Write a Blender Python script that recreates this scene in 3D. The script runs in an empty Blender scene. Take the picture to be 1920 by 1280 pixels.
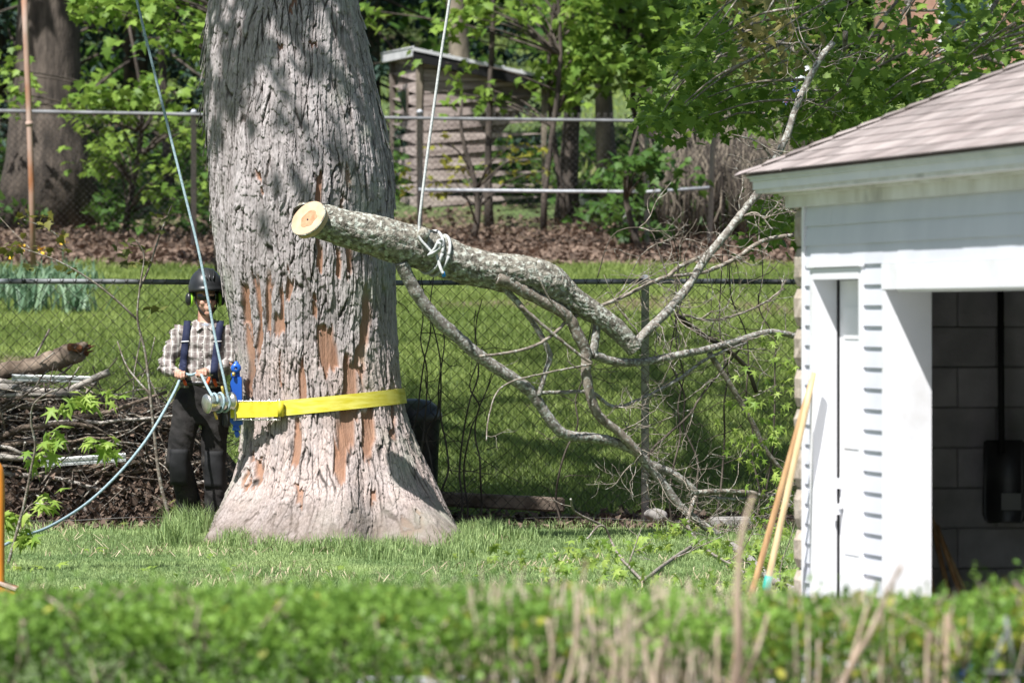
import bpy, bmesh, math, random
import numpy as np
from mathutils import Vector, Matrix, Euler

# ------------------------------------------------------------------ camera, sky, sun, exposure
SC = bpy.context.scene
COL = SC.collection
CAMZ, HOR, FPX = 1.62, 590.0, 10667.0
PITCH = math.atan((640 - HOR) / FPX)
cam_d = bpy.data.cameras.new('camera'); cam = bpy.data.objects.new('camera', cam_d); COL.objects.link(cam)
cam.location = (0, 0, CAMZ); cam.rotation_euler = (math.pi / 2 - PITCH, 0, 0)
cam_d.sensor_width = 36; cam_d.lens = 200; cam_d.clip_end = 2000; cam_d.clip_start = 0.5
cam_d.dof.use_dof = True; cam_d.dof.focus_distance = 40.6; cam_d.dof.aperture_fstop = 5.0
SC.camera = cam
SUN = Vector((-0.32, -0.458, 0.83)).normalized()
world = bpy.data.worlds.new('World'); SC.world = world; world.use_nodes = True
wn = world.node_tree; wn.nodes.clear()
wo = wn.nodes.new('ShaderNodeOutputWorld'); wb = wn.nodes.new('ShaderNodeBackground'); ws = wn.nodes.new('ShaderNodeTexSky')
ws.sky_type = 'NISHITA'; ws.sun_disc = False
ws.sun_elevation = math.asin(SUN.z); ws.sun_rotation = math.atan2(SUN.x, SUN.y)
ws.air_density = 1.0; ws.dust_density = 1.5; ws.ozone_density = 1.0
wb.inputs['Strength'].default_value = 0.06
wn.links.new(ws.outputs[0], wb.inputs[0]); wn.links.new(wb.outputs[0], wo.inputs[0])
sun_d = bpy.data.lights.new('sun', 'SUN'); sun = bpy.data.objects.new('sun', sun_d); COL.objects.link(sun)
sun_d.energy = 5.0; sun_d.angle = math.radians(0.55); sun_d.color = (1.0, 0.972, 0.945)
sun.rotation_euler = SUN.to_track_quat('Z', 'Y').to_euler(); sun.location = (-10, -10, 30)
SC.view_settings.view_transform = 'Standard'; SC.view_settings.look = 'None'
SC.view_settings.exposure = 0.82; SC.view_settings.gamma = 1.0
SC.view_settings.use_curve_mapping = False
SC.cycles.use_denoising = True
SC.cycles.max_bounces = 6; SC.cycles.diffuse_bounces = 3; SC.cycles.transmission_bounces = 3
SC.cycles.glossy_bounces = 2; SC.cycles.transparent_max_bounces = 4
SC.cycles.caustics_reflective = False; SC.cycles.caustics_refractive = False

RNG = np.random.default_rng(11)
random.seed(5)

# ------------------------------------------------------------------ helpers
def P(px, py, Y):
    """point at depth Y seen at photo pixel (px, py)"""
    cp, sp = math.cos(PITCH), math.sin(PITCH)
    a, b = px - 960.0, 640.0 - py
    d = np.array([a, FPX * cp + b * sp, -FPX * sp + b * cp])
    d = d * (Y / d[1])
    return np.array([d[0], d[1], d[2] + CAMZ])

def smooth(a, b, x):
    t = np.clip((x - a) / (b - a), 0, 1); return t * t * (3 - 2 * t)

_TAB = np.random.default_rng(3).random((256, 256))
def vnoise(x, y, seed=0):
    x = np.asarray(x, float) + seed * 17.3; y = np.asarray(y, float) + seed * 31.7
    xi = np.floor(x).astype(int); yi = np.floor(y).astype(int)
    fx = x - xi; fy = y - yi
    fx = fx * fx * (3 - 2 * fx); fy = fy * fy * (3 - 2 * fy)
    a = _TAB[xi & 255, yi & 255]; b = _TAB[(xi + 1) & 255, yi & 255]
    c = _TAB[xi & 255, (yi + 1) & 255]; d = _TAB[(xi + 1) & 255, (yi + 1) & 255]
    return (a * (1 - fx) + b * fx) * (1 - fy) + (c * (1 - fx) + d * fx) * fy
def fbm(x, y, o=3, seed=0):
    s = 0; a = 0.5; t = 0
    for i in range(o):
        s = s + a * vnoise(x * 2 ** i, y * 2 ** i, seed + i); t += a; a *= 0.5
    return s / t
def worley(x, y, seed=0, jit=0.9):
    """F1, F2 and a random value of the nearest cell"""
    xi = np.floor(x).astype(int); yi = np.floor(y).astype(int)
    f1 = np.full(x.shape, 9.0); f2 = np.full(x.shape, 9.0); cid = np.zeros(x.shape); oy = np.zeros(x.shape)
    for dx in (-1, 0, 1):
        for dy in (-1, 0, 1):
            cx, cy = xi + dx, yi + dy
            jx = _TAB[(cx + seed * 13) & 255, (cy + seed * 7) & 255]; jy = _TAB[(cy + 91 + seed) & 255, (cx + 57) & 255]
            qx = cx + 0.5 + (jx - 0.5) * jit; qy = cy + 0.5 + (jy - 0.5) * jit
            d = np.hypot(x - qx, y - qy)
            r = _TAB[(cx * 5 + 11 + seed) & 255, (cy * 3 + 29) & 255]
            near = d < f1
            f2 = np.where(near, f1, np.minimum(f2, d)); f1 = np.where(near, d, f1)
            cid = np.where(near, r, cid); oy = np.where(near, y - qy, oy)
    return f1, f2, cid, oy

class G:
    """collects vertices and faces of one mesh"""
    def __init__(s): s.V = []; s.F = {}; s.n = 0; s.A = []
    def add(s, V, F, attr=None):
        V = np.asarray(V, np.float32).reshape(-1, 3)
        for f in (F if isinstance(F, list) else [F]):
            f = np.asarray(f, np.int64)
            if f.size: s.F.setdefault(f.shape[1], []).append(f + s.n)
        s.V.append(V); s.n += len(V)
        a = np.zeros(len(V)) if attr is None else np.broadcast_to(np.asarray(attr, float), (len(V),))
        s.A.append(a); return s
    def arrays(s):
        return np.concatenate(s.V), [np.concatenate(f) for f in s.F.values()], np.concatenate(s.A)

def mesh(name, V, Fs, mat=None, smooth_=True, attr=None, extra=None):
    me = bpy.data.meshes.new(name)
    V = np.ascontiguousarray(V, np.float32)
    me.vertices.add(len(V)); me.vertices.foreach_set('co', V.ravel())
    idx = np.concatenate([f.ravel() for f in Fs]).astype(np.int32)
    tot = np.concatenate([np.full(len(f), f.shape[1]) for f in Fs])
    st = np.concatenate([[0], np.cumsum(tot)[:-1]]).astype(np.int32)
    me.loops.add(len(idx)); me.loops.foreach_set('vertex_index', idx)
    me.polygons.add(len(tot)); me.polygons.foreach_set('loop_start', st)
    me.polygons.foreach_set('use_smooth', np.full(len(tot), bool(smooth_)))
    me.update(calc_edges=True)
    if attr is not None:
        a = me.attributes.new('v', 'FLOAT', 'POINT'); a.data.foreach_set('value', np.asarray(attr, np.float32))
    for k, val in (extra or {}).items():
        a = me.attributes.new(k, 'FLOAT', 'POINT'); a.data.foreach_set('value', np.asarray(val, np.float32))
    if mat is not None: me.materials.append(mat)
    return me

LOC = {}
def rootloc(o):
    return LOC.get(o.name, np.zeros(3)) if o is not None else np.zeros(3)
def tag(o, label=None, cat=None, group=None, kind=None):
    if label: o['label'] = label
    if cat: o['category'] = cat
    if group: o['group'] = group
    if kind: o['kind'] = kind
    return o
def thing(name, label, cat, loc, group=None, kind=None):
    o = bpy.data.objects.new(name, None); COL.objects.link(o)
    o.location = tuple(loc); o.empty_display_size = 0.2
    LOC[o.name] = np.array(loc, float)
    return tag(o, label, cat, group, kind)
def put(name, g, mat, parent=None, loc=None, smooth_=True, extra=None):
    """link a collected mesh given in world coordinates as one object; loc = its origin when top-level"""
    V, Fs, A = g.arrays() if isinstance(g, G) else g
    off = rootloc(parent) if parent is not None else (np.array(loc, float) if loc is not None else np.zeros(3))
    me = mesh(name, V - off, Fs, mat, smooth_, A, extra)
    o = bpy.data.objects.new(name, me); COL.objects.link(o)
    if parent is not None: o.parent = parent; LOC[o.name] = off
    else: o.location = tuple(off); LOC[o.name] = off
    return o

def frames(pts):
    pts = np.asarray(pts, float); n = len(pts)
    t = np.gradient(pts, axis=0); t /= np.maximum(np.linalg.norm(t, axis=1), 1e-9)[:, None]
    a = np.array([0, 0, 1.0]) if abs(t[0][2]) < 0.9 else np.array([1.0, 0, 0])
    u = np.cross(t[0], a); u /= np.linalg.norm(u); U = [u]
    for i in range(1, n):
        u = U[-1] - t[i] * np.dot(U[-1], t[i]); u /= max(np.linalg.norm(u), 1e-9); U.append(u)
    U = np.array(U); W = np.cross(t, U); return t, U, W
def tube(pts, rad, n=6, cap=True):
    pts = np.asarray(pts, float); rad = np.broadcast_to(np.asarray(rad, float), (len(pts),))
    t, U, W = frames(pts); a = np.arange(n) * 2 * np.pi / n
    V = pts[:, None, :] + rad[:, None, None] * (np.cos(a)[None, :, None] * U[:, None] + np.sin(a)[None, :, None] * W[:, None])
    m = len(pts); i = np.arange(m - 1)[:, None] * n; j = np.arange(n)[None, :]; k = (j + 1) % n
    Q = np.stack([i + j, i + k, i + n + k, i + n + j], -1).reshape(-1, 4)
    V = V.reshape(-1, 3); F = [Q]
    if cap:
        V = np.concatenate([V, pts[:1], pts[-1:]]); c0, c1 = m * n, m * n + 1
        jj = np.arange(n); kk = (jj + 1) % n
        F.append(np.concatenate([np.stack([kk, jj, np.full(n, c0)], 1), np.stack([(m - 1) * n + jj, (m - 1) * n + kk, np.full(n, c1)], 1)]))
    return V, F
def spline(pts, k=6):
    """Catmull-Rom through points of any width"""
    p = np.asarray(pts, float); p = np.concatenate([2 * p[:1] - p[1:2], p, 2 * p[-1:] - p[-2:-1]])
    out = []
    for i in range(1, len(p) - 2):
        t = np.linspace(0, 1, k, endpoint=False)[:, None]
        out.append(0.5 * (2 * p[i] + (p[i + 1] - p[i - 1]) * t + (2 * p[i - 1] - 5 * p[i] + 4 * p[i + 1] - p[i + 2]) * t ** 2 + (3 * p[i] - p[i - 1] - 3 * p[i + 1] + p[i + 2]) * t ** 3))
    return np.concatenate(out + [p[-2:-1]])
def rotm(rx=0, ry=0, rz=0): return np.array(Euler((rx, ry, rz)).to_matrix())
_BV = np.array([[x, y, z] for z in (-.5, .5) for y in (-.5, .5) for x in (-.5, .5)])
_BF = np.array([[0, 2, 3, 1], [4, 5, 7, 6], [0, 1, 5, 4], [2, 6, 7, 3], [0, 4, 6, 2], [1, 3, 7, 5]])
def box(c, s, R=None):
    V = _BV * np.asarray(s, float)
    if R is not None: V = V @ np.asarray(R).T
    return V + np.asarray(c, float), _BF
def hexa(corners):
    """box from 8 corners in the order of _BV"""
    return np.asarray(corners, float), _BF
def bevbox(c, s, R=None, b=0.004):
    """box with chamfered edges"""
    s = np.asarray(s, float); b = min(b, s.min() * 0.45); h = s / 2
    V = []; key = {}
    for sx in (-1, 1):
        for sy in (-1, 1):
            for sz in (-1, 1):
                sg = np.array([sx, sy, sz])
                for ax in range(3):
                    p = sg * (h - b); p[ax] = sg[ax] * h[ax]; key[(sx, sy, sz, ax)] = len(V); V.append(p)
    Q = []; T = []
    for ax in range(3):
        o = [i for i in range(3) if i != ax]
        for s0 in (-1, 1):
            loop = []
            for (p, q) in ((-1, -1), (1, -1), (1, 1), (-1, 1)):
                sg = [0, 0, 0]; sg[ax] = s0; sg[o[0]] = p; sg[o[1]] = q; loop.append(key[(*sg, ax)])
            Q.append(loop)
        for p in (-1, 1):
            for q in (-1, 1):
                e = []
                for s0, (fa) in ((-1, o[0]), (1, o[0]), (1, o[1]), (-1, o[1])):
                    sg = [0, 0, 0]; sg[ax] = s0; sg[o[0]] = p; sg[o[1]] = q; e.append(key[(*sg, fa)])
                Q.append(e)
    for sx in (-1, 1):
        for sy in (-1, 1):
            for sz in (-1, 1): T.append([key[(sx, sy, sz, a)] for a in range(3)])
    V = np.array(V); Q = np.array(Q); T = np.array(T)
    def fix(F):
        out = []
        for f in F:
            n = np.cross(V[f[1]] - V[f[0]], V[f[2]] - V[f[0]])
            out.append(f if np.dot(n, V[f].mean(0)) > 0 else f[::-1])
        return np.array(out)
    Q, T = fix(Q), fix(T)
    if R is not None: V = V @ np.asarray(R).T
    return V + np.asarray(c, float), [Q, T]
def lathe(prof, n=24, axis_from=None, axis_to=None):
    """profile of (radius, height) turned about z, optionally laid along an axis"""
    prof = np.asarray(prof, float); a = np.arange(n) * 2 * np.pi / n
    V = np.stack([prof[:, 0, None] * np.cos(a), prof[:, 0, None] * np.sin(a), np.repeat(prof[:, 1, None], n, 1)], -1)
    m = len(prof); i = np.arange(m - 1)[:, None] * n; j = np.arange(n)[None, :]; k = (j + 1) % n
    Q = np.stack([i + j, i + k, i + n + k, i + n + j], -1).reshape(-1, 4); V = V.reshape(-1, 3)
    if axis_from is not None:
        d = np.asarray(axis_to, float) - np.asarray(axis_from, float)
        q = np.array(Vector(d).to_track_quat('Z', 'Y').to_matrix()); V = V @ q.T + np.asarray(axis_from, float)
    return V, [Q]
def ellipsoid(c, r, R=None, n=16, m=10):
    ph = np.linspace(-np.pi / 2, np.pi / 2, m); 
    V, F = lathe(np.stack([np.maximum(np.cos(ph), 1e-3), np.sin(ph)], 1), n)
    V = V * np.asarray(r, float)
    if R is not None: V = V @ np.asarray(R).T
    return V + np.asarray(c, float), F
def loft(rings, n=20):
    """rings of (centre xyz, half-width x, half-depth y): one closed tube"""
    a = np.arange(n) * 2 * np.pi / n; V = []
    for c, rx, ry in rings:
        V.append(np.asarray(c) + np.stack([rx * np.cos(a), ry * np.sin(a), 0 * a], 1))
    m = len(rings); V = np.concatenate(V); i = np.arange(m - 1)[:, None] * n; j = np.arange(n)[None, :]; k = (j + 1) % n
    Q = np.stack([i + j, i + k, i + n + k, i + n + j], -1).reshape(-1, 4)
    V = np.concatenate([V, [rings[0][0]], [rings[-1][0]]]); jj = np.arange(n); kk = (jj + 1) % n
    T = np.concatenate([np.stack([kk, jj, np.full(n, m * n)], 1), np.stack([(m - 1) * n + jj, (m - 1) * n + kk, np.full(n, m * n + 1)], 1)])
    return V, [Q, T]
def capsule(a, b, ra, rb, n=12):
    a = np.asarray(a, float); b = np.asarray(b, float); d = b - a; L = max(np.linalg.norm(d), 1e-6)
    pr = [(ra * math.cos(t), ra * math.sin(t)) for t in np.linspace(-1.5, 0, 5)] + [(rb * math.cos(t), L + rb * math.sin(t)) for t in np.linspace(0, 1.5, 5)]
    return lathe(pr, n, a, b)
def remesh(name, g, voxel, smooth_it=4, fac=0.5):
    """melt overlapping closed shapes into one continuous surface"""
    V, Fs, A = g.arrays(); me = mesh(name, V, Fs)
    o = bpy.data.objects.new(name, me); COL.objects.link(o)
    m = o.modifiers.new('r', 'REMESH'); m.mode = 'VOXEL'; m.voxel_size = voxel; m.use_smooth_shade = True
    s = o.modifiers.new('s', 'SMOOTH'); s.iterations = smooth_it; s.factor = fac
    dg = bpy.context.evaluated_depsgraph_get(); ev = o.evaluated_get(dg); r = bpy.data.meshes.new_from_object(ev)
    n = len(r.vertices); V = np.empty(n * 3, np.float32); r.vertices.foreach_get('co', V)
    tot = np.empty(len(r.polygons), np.int32); r.polygons.foreach_get('loop_total', tot)
    idx = np.empty(len(r.loops), np.int32); r.loops.foreach_get('vertex_index', idx)
    st = np.concatenate([[0], np.cumsum(tot)[:-1]])
    F = [np.stack([idx[st[tot == k] + q] for q in range(k)], 1) for k in np.unique(tot)]
    bpy.data.objects.remove(o); bpy.data.meshes.remove(me); bpy.data.meshes.remove(r)
    return V.reshape(-1, 3).astype(float), F, np.zeros(n)

# ------------------------------------------------------------------ materials
def M(name, c1, c2=None, scale=6.0, rough=0.8, bump=0.0, bscale=None, stretch=(1, 1, 1), metal=0.0, attr=False,
      trans=0.0, detail=4.0, c3=None, s3=1.0, lo=0.35, hi=0.65, spec=0.3, rnd=0.0, th3=(0.52, 0.62), dist=0.01):
    m = bpy.data.materials.new(name); m.use_nodes = True; nt = m.node_tree; N = nt.nodes; L = nt.links; N.clear()
    out = N.new('ShaderNodeOutputMaterial'); b = N.new('ShaderNodeBsdfPrincipled')
    b.inputs['Roughness'].default_value = rough; b.inputs['Metallic'].default_value = metal
    b.inputs['Specular IOR Level'].default_value = spec
    def rgb(c): return (*c, 1.0)
    tc = N.new('ShaderNodeTexCoord'); mp = N.new('ShaderNodeMapping'); mp.inputs['Scale'].default_value = stretch
    L.new(tc.outputs['Object'], mp.inputs[0])
    col = None
    if c2 is not None:
        if attr:
            f = N.new('ShaderNodeAttribute'); f.attribute_name = 'v'; fac = f.outputs['Fac']
        else:
            nz = N.new('ShaderNodeTexNoise'); nz.inputs['Scale'].default_value = scale; nz.inputs['Detail'].default_value = detail
            L.new(mp.outputs[0], nz.inputs['Vector']); mr = N.new('ShaderNodeMapRange')
            mr.inputs['From Min'].default_value = lo; mr.inputs['From Max'].default_value = hi
            L.new(nz.outputs['Fac'], mr.inputs['Value']); fac = mr.outputs[0]
        mx = N.new('ShaderNodeMix'); mx.data_type = 'RGBA'; mx.inputs[6].default_value = rgb(c1); mx.inputs[7].default_value = rgb(c2)
        L.new(fac, mx.inputs[0]); col = mx.outputs[2]
    if c3 is not None:
        nz = N.new('ShaderNodeTexNoise'); nz.inputs['Scale'].default_value = s3; nz.inputs['Detail'].default_value = 5.0
        L.new(mp.outputs[0], nz.inputs['Vector']); mr = N.new('ShaderNodeMapRange')
        mr.inputs['From Min'].default_value = th3[0]; mr.inputs['From Max'].default_value = th3[1]
        L.new(nz.outputs['Fac'], mr.inputs['Value'])
        mx = N.new('ShaderNodeMix'); mx.data_type = 'RGBA'; mx.inputs[7].default_value = rgb(c3)
        if col is not None: L.new(col, mx.inputs[6])
        else: mx.inputs[6].default_value = rgb(c1)
        L.new(mr.outputs[0], mx.inputs[0]); col = mx.outputs[2]
    if rnd:
        oi = N.new('ShaderNodeObjectInfo'); mr = N.new('ShaderNodeMapRange'); mr.inputs['To Min'].default_value = 1 - rnd; mr.inputs['To Max'].default_value = 1 + rnd
        L.new(oi.outputs['Random'], mr.inputs['Value']); mx = N.new('ShaderNodeMix'); mx.data_type = 'RGBA'; mx.blend_type = 'MULTIPLY'; mx.inputs[0].default_value = 1.0
        if col is not None: L.new(col, mx.inputs[6])
        else: mx.inputs[6].default_value = rgb(c1)
        L.new(mr.outputs[0], mx.inputs[7]); col = mx.outputs[2]
    if col is not None: L.new(col, b.inputs['Base Color'])
    else: b.inputs['Base Color'].default_value = rgb(c1)
    if bump:
        nb = N.new('ShaderNodeTexNoise'); nb.inputs['Scale'].default_value = bscale or scale * 3; nb.inputs['Detail'].default_value = 6.0
        L.new(mp.outputs[0], nb.inputs['Vector']); bp = N.new('ShaderNodeBump'); bp.inputs['Strength'].default_value = bump; bp.inputs['Distance'].default_value = dist
        L.new(nb.outputs['Fac'], bp.inputs['Height']); L.new(bp.outputs[0], b.inputs['Normal'])
    sh = b.outputs[0]
    if trans:
        tr = N.new('ShaderNodeBsdfTranslucent'); ms = N.new('ShaderNodeMixShader'); ms.inputs[0].default_value = trans
        if col is not None:
            hs = N.new('ShaderNodeHueSaturation'); hs.inputs['Value'].default_value = 1.25; hs.inputs['Hue'].default_value = 0.49
            L.new(col, hs.inputs['Color']); L.new(hs.outputs[0], tr.inputs['Color'])
        else: tr.inputs['Color'].default_value = rgb(c1)
        L.new(b.outputs[0], ms.inputs[1]); L.new(tr.outputs[0], ms.inputs[2]); sh = ms.outputs[0]
    L.new(sh, out.inputs[0]); return m

m_grass = M('grass', (0.15, 0.24, 0.088), (0.40, 0.51, 0.21), attr=True, rough=0.55, trans=0.3)
m_grass_far = M('grass_far', (0.125, 0.18, 0.04), (0.29, 0.365, 0.10), attr=True, rough=0.6, trans=0.3)
m_litter = M('dry_leaf', (0.06, 0.042, 0.032), (0.23, 0.165, 0.125), attr=True, rough=0.85, trans=0.1)
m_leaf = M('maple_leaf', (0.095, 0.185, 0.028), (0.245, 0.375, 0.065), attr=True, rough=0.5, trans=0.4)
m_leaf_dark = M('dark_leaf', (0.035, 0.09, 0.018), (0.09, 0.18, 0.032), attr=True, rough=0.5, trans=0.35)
m_leaf_young = M('young_leaf', (0.17, 0.29, 0.045), (0.37, 0.48, 0.11), attr=True, rough=0.5, trans=0.4)
m_leaf_bronze = M('bronze_leaf', (0.27, 0.235, 0.075), (0.44, 0.39, 0.16), attr=True, rough=0.55, trans=0.35)
m_hedge = M('hedge_leaf', (0.08, 0.175, 0.028), (0.245, 0.40, 0.075), attr=True, rough=0.45, trans=0.35)
m_hedge_y = M('hedge_leaf_yellow', (0.24, 0.27, 0.04), (0.42, 0.40, 0.07), attr=True, rough=0.5, trans=0.35)
m_needle = M('spruce_needle', (0.010, 0.028, 0.020), (0.045, 0.085, 0.062), attr=True, rough=0.7, trans=0.1)
m_twig = M('grey_twig', (0.13, 0.105, 0.085), (0.29, 0.25, 0.205), scale=18, rough=0.9, bump=0.8, bscale=80, c3=(0.40, 0.40, 0.36), s3=42, th3=(0.54, 0.64), dist=0.006)
m_twig_dark = M('dark_twig', (0.05, 0.04, 0.032), (0.12, 0.10, 0.08), scale=9, rough=0.9, bump=0.4, bscale=50)
m_lichen = M('lichened_bark', (0.12, 0.105, 0.09), (0.30, 0.275, 0.24), scale=22, rough=0.9, bump=0.9, bscale=90, c3=(0.40, 0.41, 0.375), s3=48, th3=(0.51, 0.60), dist=0.006)
m_rough_log = M('fissured_log_bark', (0.11, 0.098, 0.08), (0.32, 0.30, 0.25), scale=24, rough=0.95, bump=1.0, bscale=70, c3=(0.46, 0.48, 0.42), s3=30, th3=(0.51, 0.62), dist=0.012)
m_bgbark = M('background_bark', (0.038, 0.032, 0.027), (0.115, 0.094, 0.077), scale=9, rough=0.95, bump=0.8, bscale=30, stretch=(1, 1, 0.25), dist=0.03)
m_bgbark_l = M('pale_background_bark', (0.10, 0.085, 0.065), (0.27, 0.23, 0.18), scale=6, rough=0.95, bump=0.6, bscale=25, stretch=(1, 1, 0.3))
m_steel = M('galvanised_steel', (0.27, 0.285, 0.31), (0.40, 0.415, 0.44), scale=12, rough=0.55, metal=0.1, spec=0.5)
m_post = M('pale_fence_post', (0.42, 0.44, 0.48), (0.54, 0.56, 0.60), scale=8, rough=0.6)
m_farrail = M('dull_grey_rail', (0.13, 0.135, 0.14), (0.24, 0.25, 0.26), scale=4, rough=0.6)
m_wire = M('fence_wire', (0.06, 0.056, 0.052), (0.17, 0.165, 0.155), scale=3, rough=0.6, metal=0.35)
m_wire_shaded = M('shaded_wire', (0.018, 0.017, 0.016), (0.06, 0.057, 0.052), scale=3, rough=0.8)  # darker copy of the fence wire, with tree shade put into its colour
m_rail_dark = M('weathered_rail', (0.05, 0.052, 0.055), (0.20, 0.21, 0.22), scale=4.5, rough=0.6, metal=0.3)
m_rust = M('rusty_steel', (0.30, 0.125, 0.055), (0.46, 0.36, 0.31), scale=3.5, rough=0.85, stretch=(1, 1, 0.35), bump=0.2)
m_white = M('white_paint', (0.71, 0.72, 0.75), (0.76, 0.765, 0.785), scale=4, rough=0.45, c3=(0.52, 0.51, 0.49), s3=2.6, th3=(0.60, 0.80))
m_siding = M('white_vinyl_siding', (0.55, 0.565, 0.625), (0.61, 0.625, 0.68), scale=2.5, rough=0.4, bump=0.03, bscale=40)
m_trim_old = M('weathered_trim', (0.62, 0.61, 0.56), (0.75, 0.75, 0.72), scale=5, rough=0.7, c3=(0.20, 0.19, 0.165), s3=2.2, th3=(0.60, 0.80), stretch=(1, 1, 0.6))
m_trim_green = M('pale_drip_edge', (0.58, 0.60, 0.57), (0.68, 0.69, 0.67), scale=4, rough=0.6)
m_block = M('rock_face_block', (0.34, 0.285, 0.225), (0.48, 0.42, 0.35), scale=20, rough=0.95, bump=0.7, bscale=90, rnd=0.1)
m_block_in = M('painted_inner_block', (0.40, 0.395, 0.425), (0.52, 0.51, 0.545), scale=7, rough=0.9, bump=0.4, bscale=50, rnd=0.12)
m_mortar = M('mortar', (0.10, 0.098, 0.10), (0.17, 0.165, 0.16), scale=30, rough=1.0, bump=0.4)
m_shingle = M('asphalt_shingle', (0.24, 0.202, 0.19), (0.355, 0.312, 0.295), scale=3, rough=0.95, bump=0.5, bscale=300, rnd=0.24, c3=(0.25, 0.2, 0.18), s3=45, th3=(0.66, 0.74))
m_wood = M('handle_wood', (0.36, 0.21, 0.10), (0.50, 0.32, 0.16), scale=5, rough=0.6, stretch=(8, 8, 0.7))
m_wood2 = M('pale_handle_wood', (0.50, 0.36, 0.19), (0.62, 0.48, 0.28), scale=5, rough=0.6, stretch=(8, 8, 0.7))
m_teal = M('teal_plastic', (0.03, 0.36, 0.30), rough=0.4)
m_board = M('weathered_shed_board', (0.25, 0.20, 0.185), (0.50, 0.42, 0.39), scale=4, rough=0.9, stretch=(0.6, 0.6, 5), bump=0.3, bscale=20, rnd=0.12)
m_board_d = M('shed_frame', (0.11, 0.09, 0.075), (0.21, 0.18, 0.155), scale=5, rough=0.9)
m_metalroof = M('metal_roof', (0.50, 0.51, 0.53), (0.66, 0.67, 0.68), scale=3, rough=0.6, metal=0.2)
m_dark = M('near_black', (0.012, 0.012, 0.013), rough=0.6)
m_black = M('black_plastic', (0.014, 0.015, 0.016), (0.03, 0.031, 0.033), scale=8, rough=0.35, spec=0.5)
m_glass = M('dark_pane', (0.015, 0.04, 0.037), rough=0.15, spec=0.5)
m_yellow = M('yellow_webbing', (0.58, 0.50, 0.03), (0.74, 0.68, 0.14), scale=7, rough=0.6, bump=0.3, bscale=400, stretch=(1, 1, 6), dist=0.003)
m_yellow_s = M('stitched_yellow_webbing', (0.70, 0.62, 0.05), (0.58, 0.49, 0.03), scale=25, rough=0.55, bump=0.3, bscale=350, dist=0.003)
m_blue = M('blue_powder_coat', (0.012, 0.085, 0.42), (0.018, 0.12, 0.52), scale=5, rough=0.35, spec=0.5)
m_alu = M('machined_aluminium', (0.56, 0.56, 0.50), (0.74, 0.73, 0.66), scale=30, rough=0.28, metal=0.9, stretch=(1, 1, 1))
m_brass = M('brass_pin', (0.65, 0.48, 0.12), rough=0.35, metal=0.7)
m_rope = M('blue_grey_rope', (0.19, 0.29, 0.33), (0.37, 0.47, 0.50), scale=90, rough=0.8, bump=0.6, bscale=160, dist=0.004)
m_rope_w = M('pale_grey_rope', (0.33, 0.35, 0.35), (0.52, 0.53, 0.52), scale=90, rough=0.8, bump=0.6, bscale=160, dist=0.004)
m_bluetip = M('blue_rope_whipping', (0.03, 0.28, 0.75), rough=0.5)
m_cutwood = M('fresh_cut_wood', (0.45, 0.31, 0.20), (0.58, 0.43, 0.30), scale=9, rough=0.8)
m_heart = M('heartwood', (0.33, 0.18, 0.095), (0.45, 0.28, 0.165), scale=25, rough=0.85)
m_orange = M('orange_paint', (0.68, 0.26, 0.025), (0.60, 0.20, 0.02), scale=6, rough=0.45, spec=0.5)
m_red = M('orange_red_plastic', (0.62, 0.10, 0.025), rough=0.4)
m_bluetoy = M('blue_toy_plastic', (0.05, 0.13, 0.55), rough=0.4)
m_whitetoy = M('white_toy_plastic', (0.72, 0.74, 0.80), rough=0.4)
m_stone = M('concrete_slab', (0.23, 0.215, 0.20), (0.34, 0.32, 0.30), scale=9, rough=0.95, bump=0.4)
m_pale_rock = M('pale_rock', (0.42, 0.43, 0.40), (0.55, 0.55, 0.52), scale=12, rough=0.9, bump=0.5)
m_brick = M('far_brick', (0.30, 0.17, 0.125), (0.38, 0.23, 0.17), scale=9, rough=0.9)
m_deadwood = M('dead_wood', (0.075, 0.055, 0.04), (0.23, 0.18, 0.14), scale=8, rough=0.9, bump=0.6, bscale=45, rnd=0.3)
m_palewood = M('barkless_wood', (0.25, 0.22, 0.19), (0.44, 0.41, 0.37), scale=9, rough=0.85, bump=0.4, stretch=(1, 6, 6))
m_rotwood = M('splintered_rotten_wood', (0.30, 0.115, 0.05), (0.10, 0.06, 0.04), scale=25, rough=0.95, bump=0.9)
m_iris = M('iris_leaf', (0.10, 0.19, 0.11), (0.23, 0.34, 0.21), attr=True, rough=0.5, trans=0.25)
m_flower = M('yellow_flower', (0.75, 0.45, 0.02), rough=0.6)
m_pile = M('rotting_brush_soil', (0.045, 0.03, 0.022), (0.12, 0.085, 0.062), scale=12, rough=1.0, bump=1.0, bscale=30, dist=0.05)

# ------------------------------------------------------------------ ground
def gz(x, y):
    x = np.asarray(x, float); y = np.asarray(y, float)
    z = -0.2 * smooth(36.0, 29.0, y) - 0.05 * smooth(29, 17, y)
    z = z - 0.08 * smooth(42.1, 40.4, y)
    z = z + np.where(y > 43.6, (y - 43.6) * 0.080, 0) * 1.0
    z = z + np.where(y > 78, (y - 78) * 0.022, 0)
    z = z + 0.035 * (fbm(x * 0.5, y * 0.5, 3, 4) - 0.5) * smooth(34, 30, -np.abs(y - 38) + 36)
    return z
def litter_mask(x, y):
    n = fbm(x * 1.3, y * 1.3, 3, 9) - 0.5
    band = smooth(42.55, 42.9, y + n * 0.5) * smooth(44.5, 44.0, y + n * 0.8)
    back = smooth(71.0, 72.2, y + n * 2.5) * smooth(82, 77, y + n * 6)
    spots = smooth(0.64, 0.72, fbm(x * 0.45, y * 0.25, 3, 21)) * smooth(46, 50, y) * 0.7
    under = np.exp(-(((x + 1.0) / 0.55) ** 2 + ((y - 41.25) / 0.28) ** 2)) * 0.9
    return np.clip(np.maximum.reduce([band, back, spots, under]), 0, 1)

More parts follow.
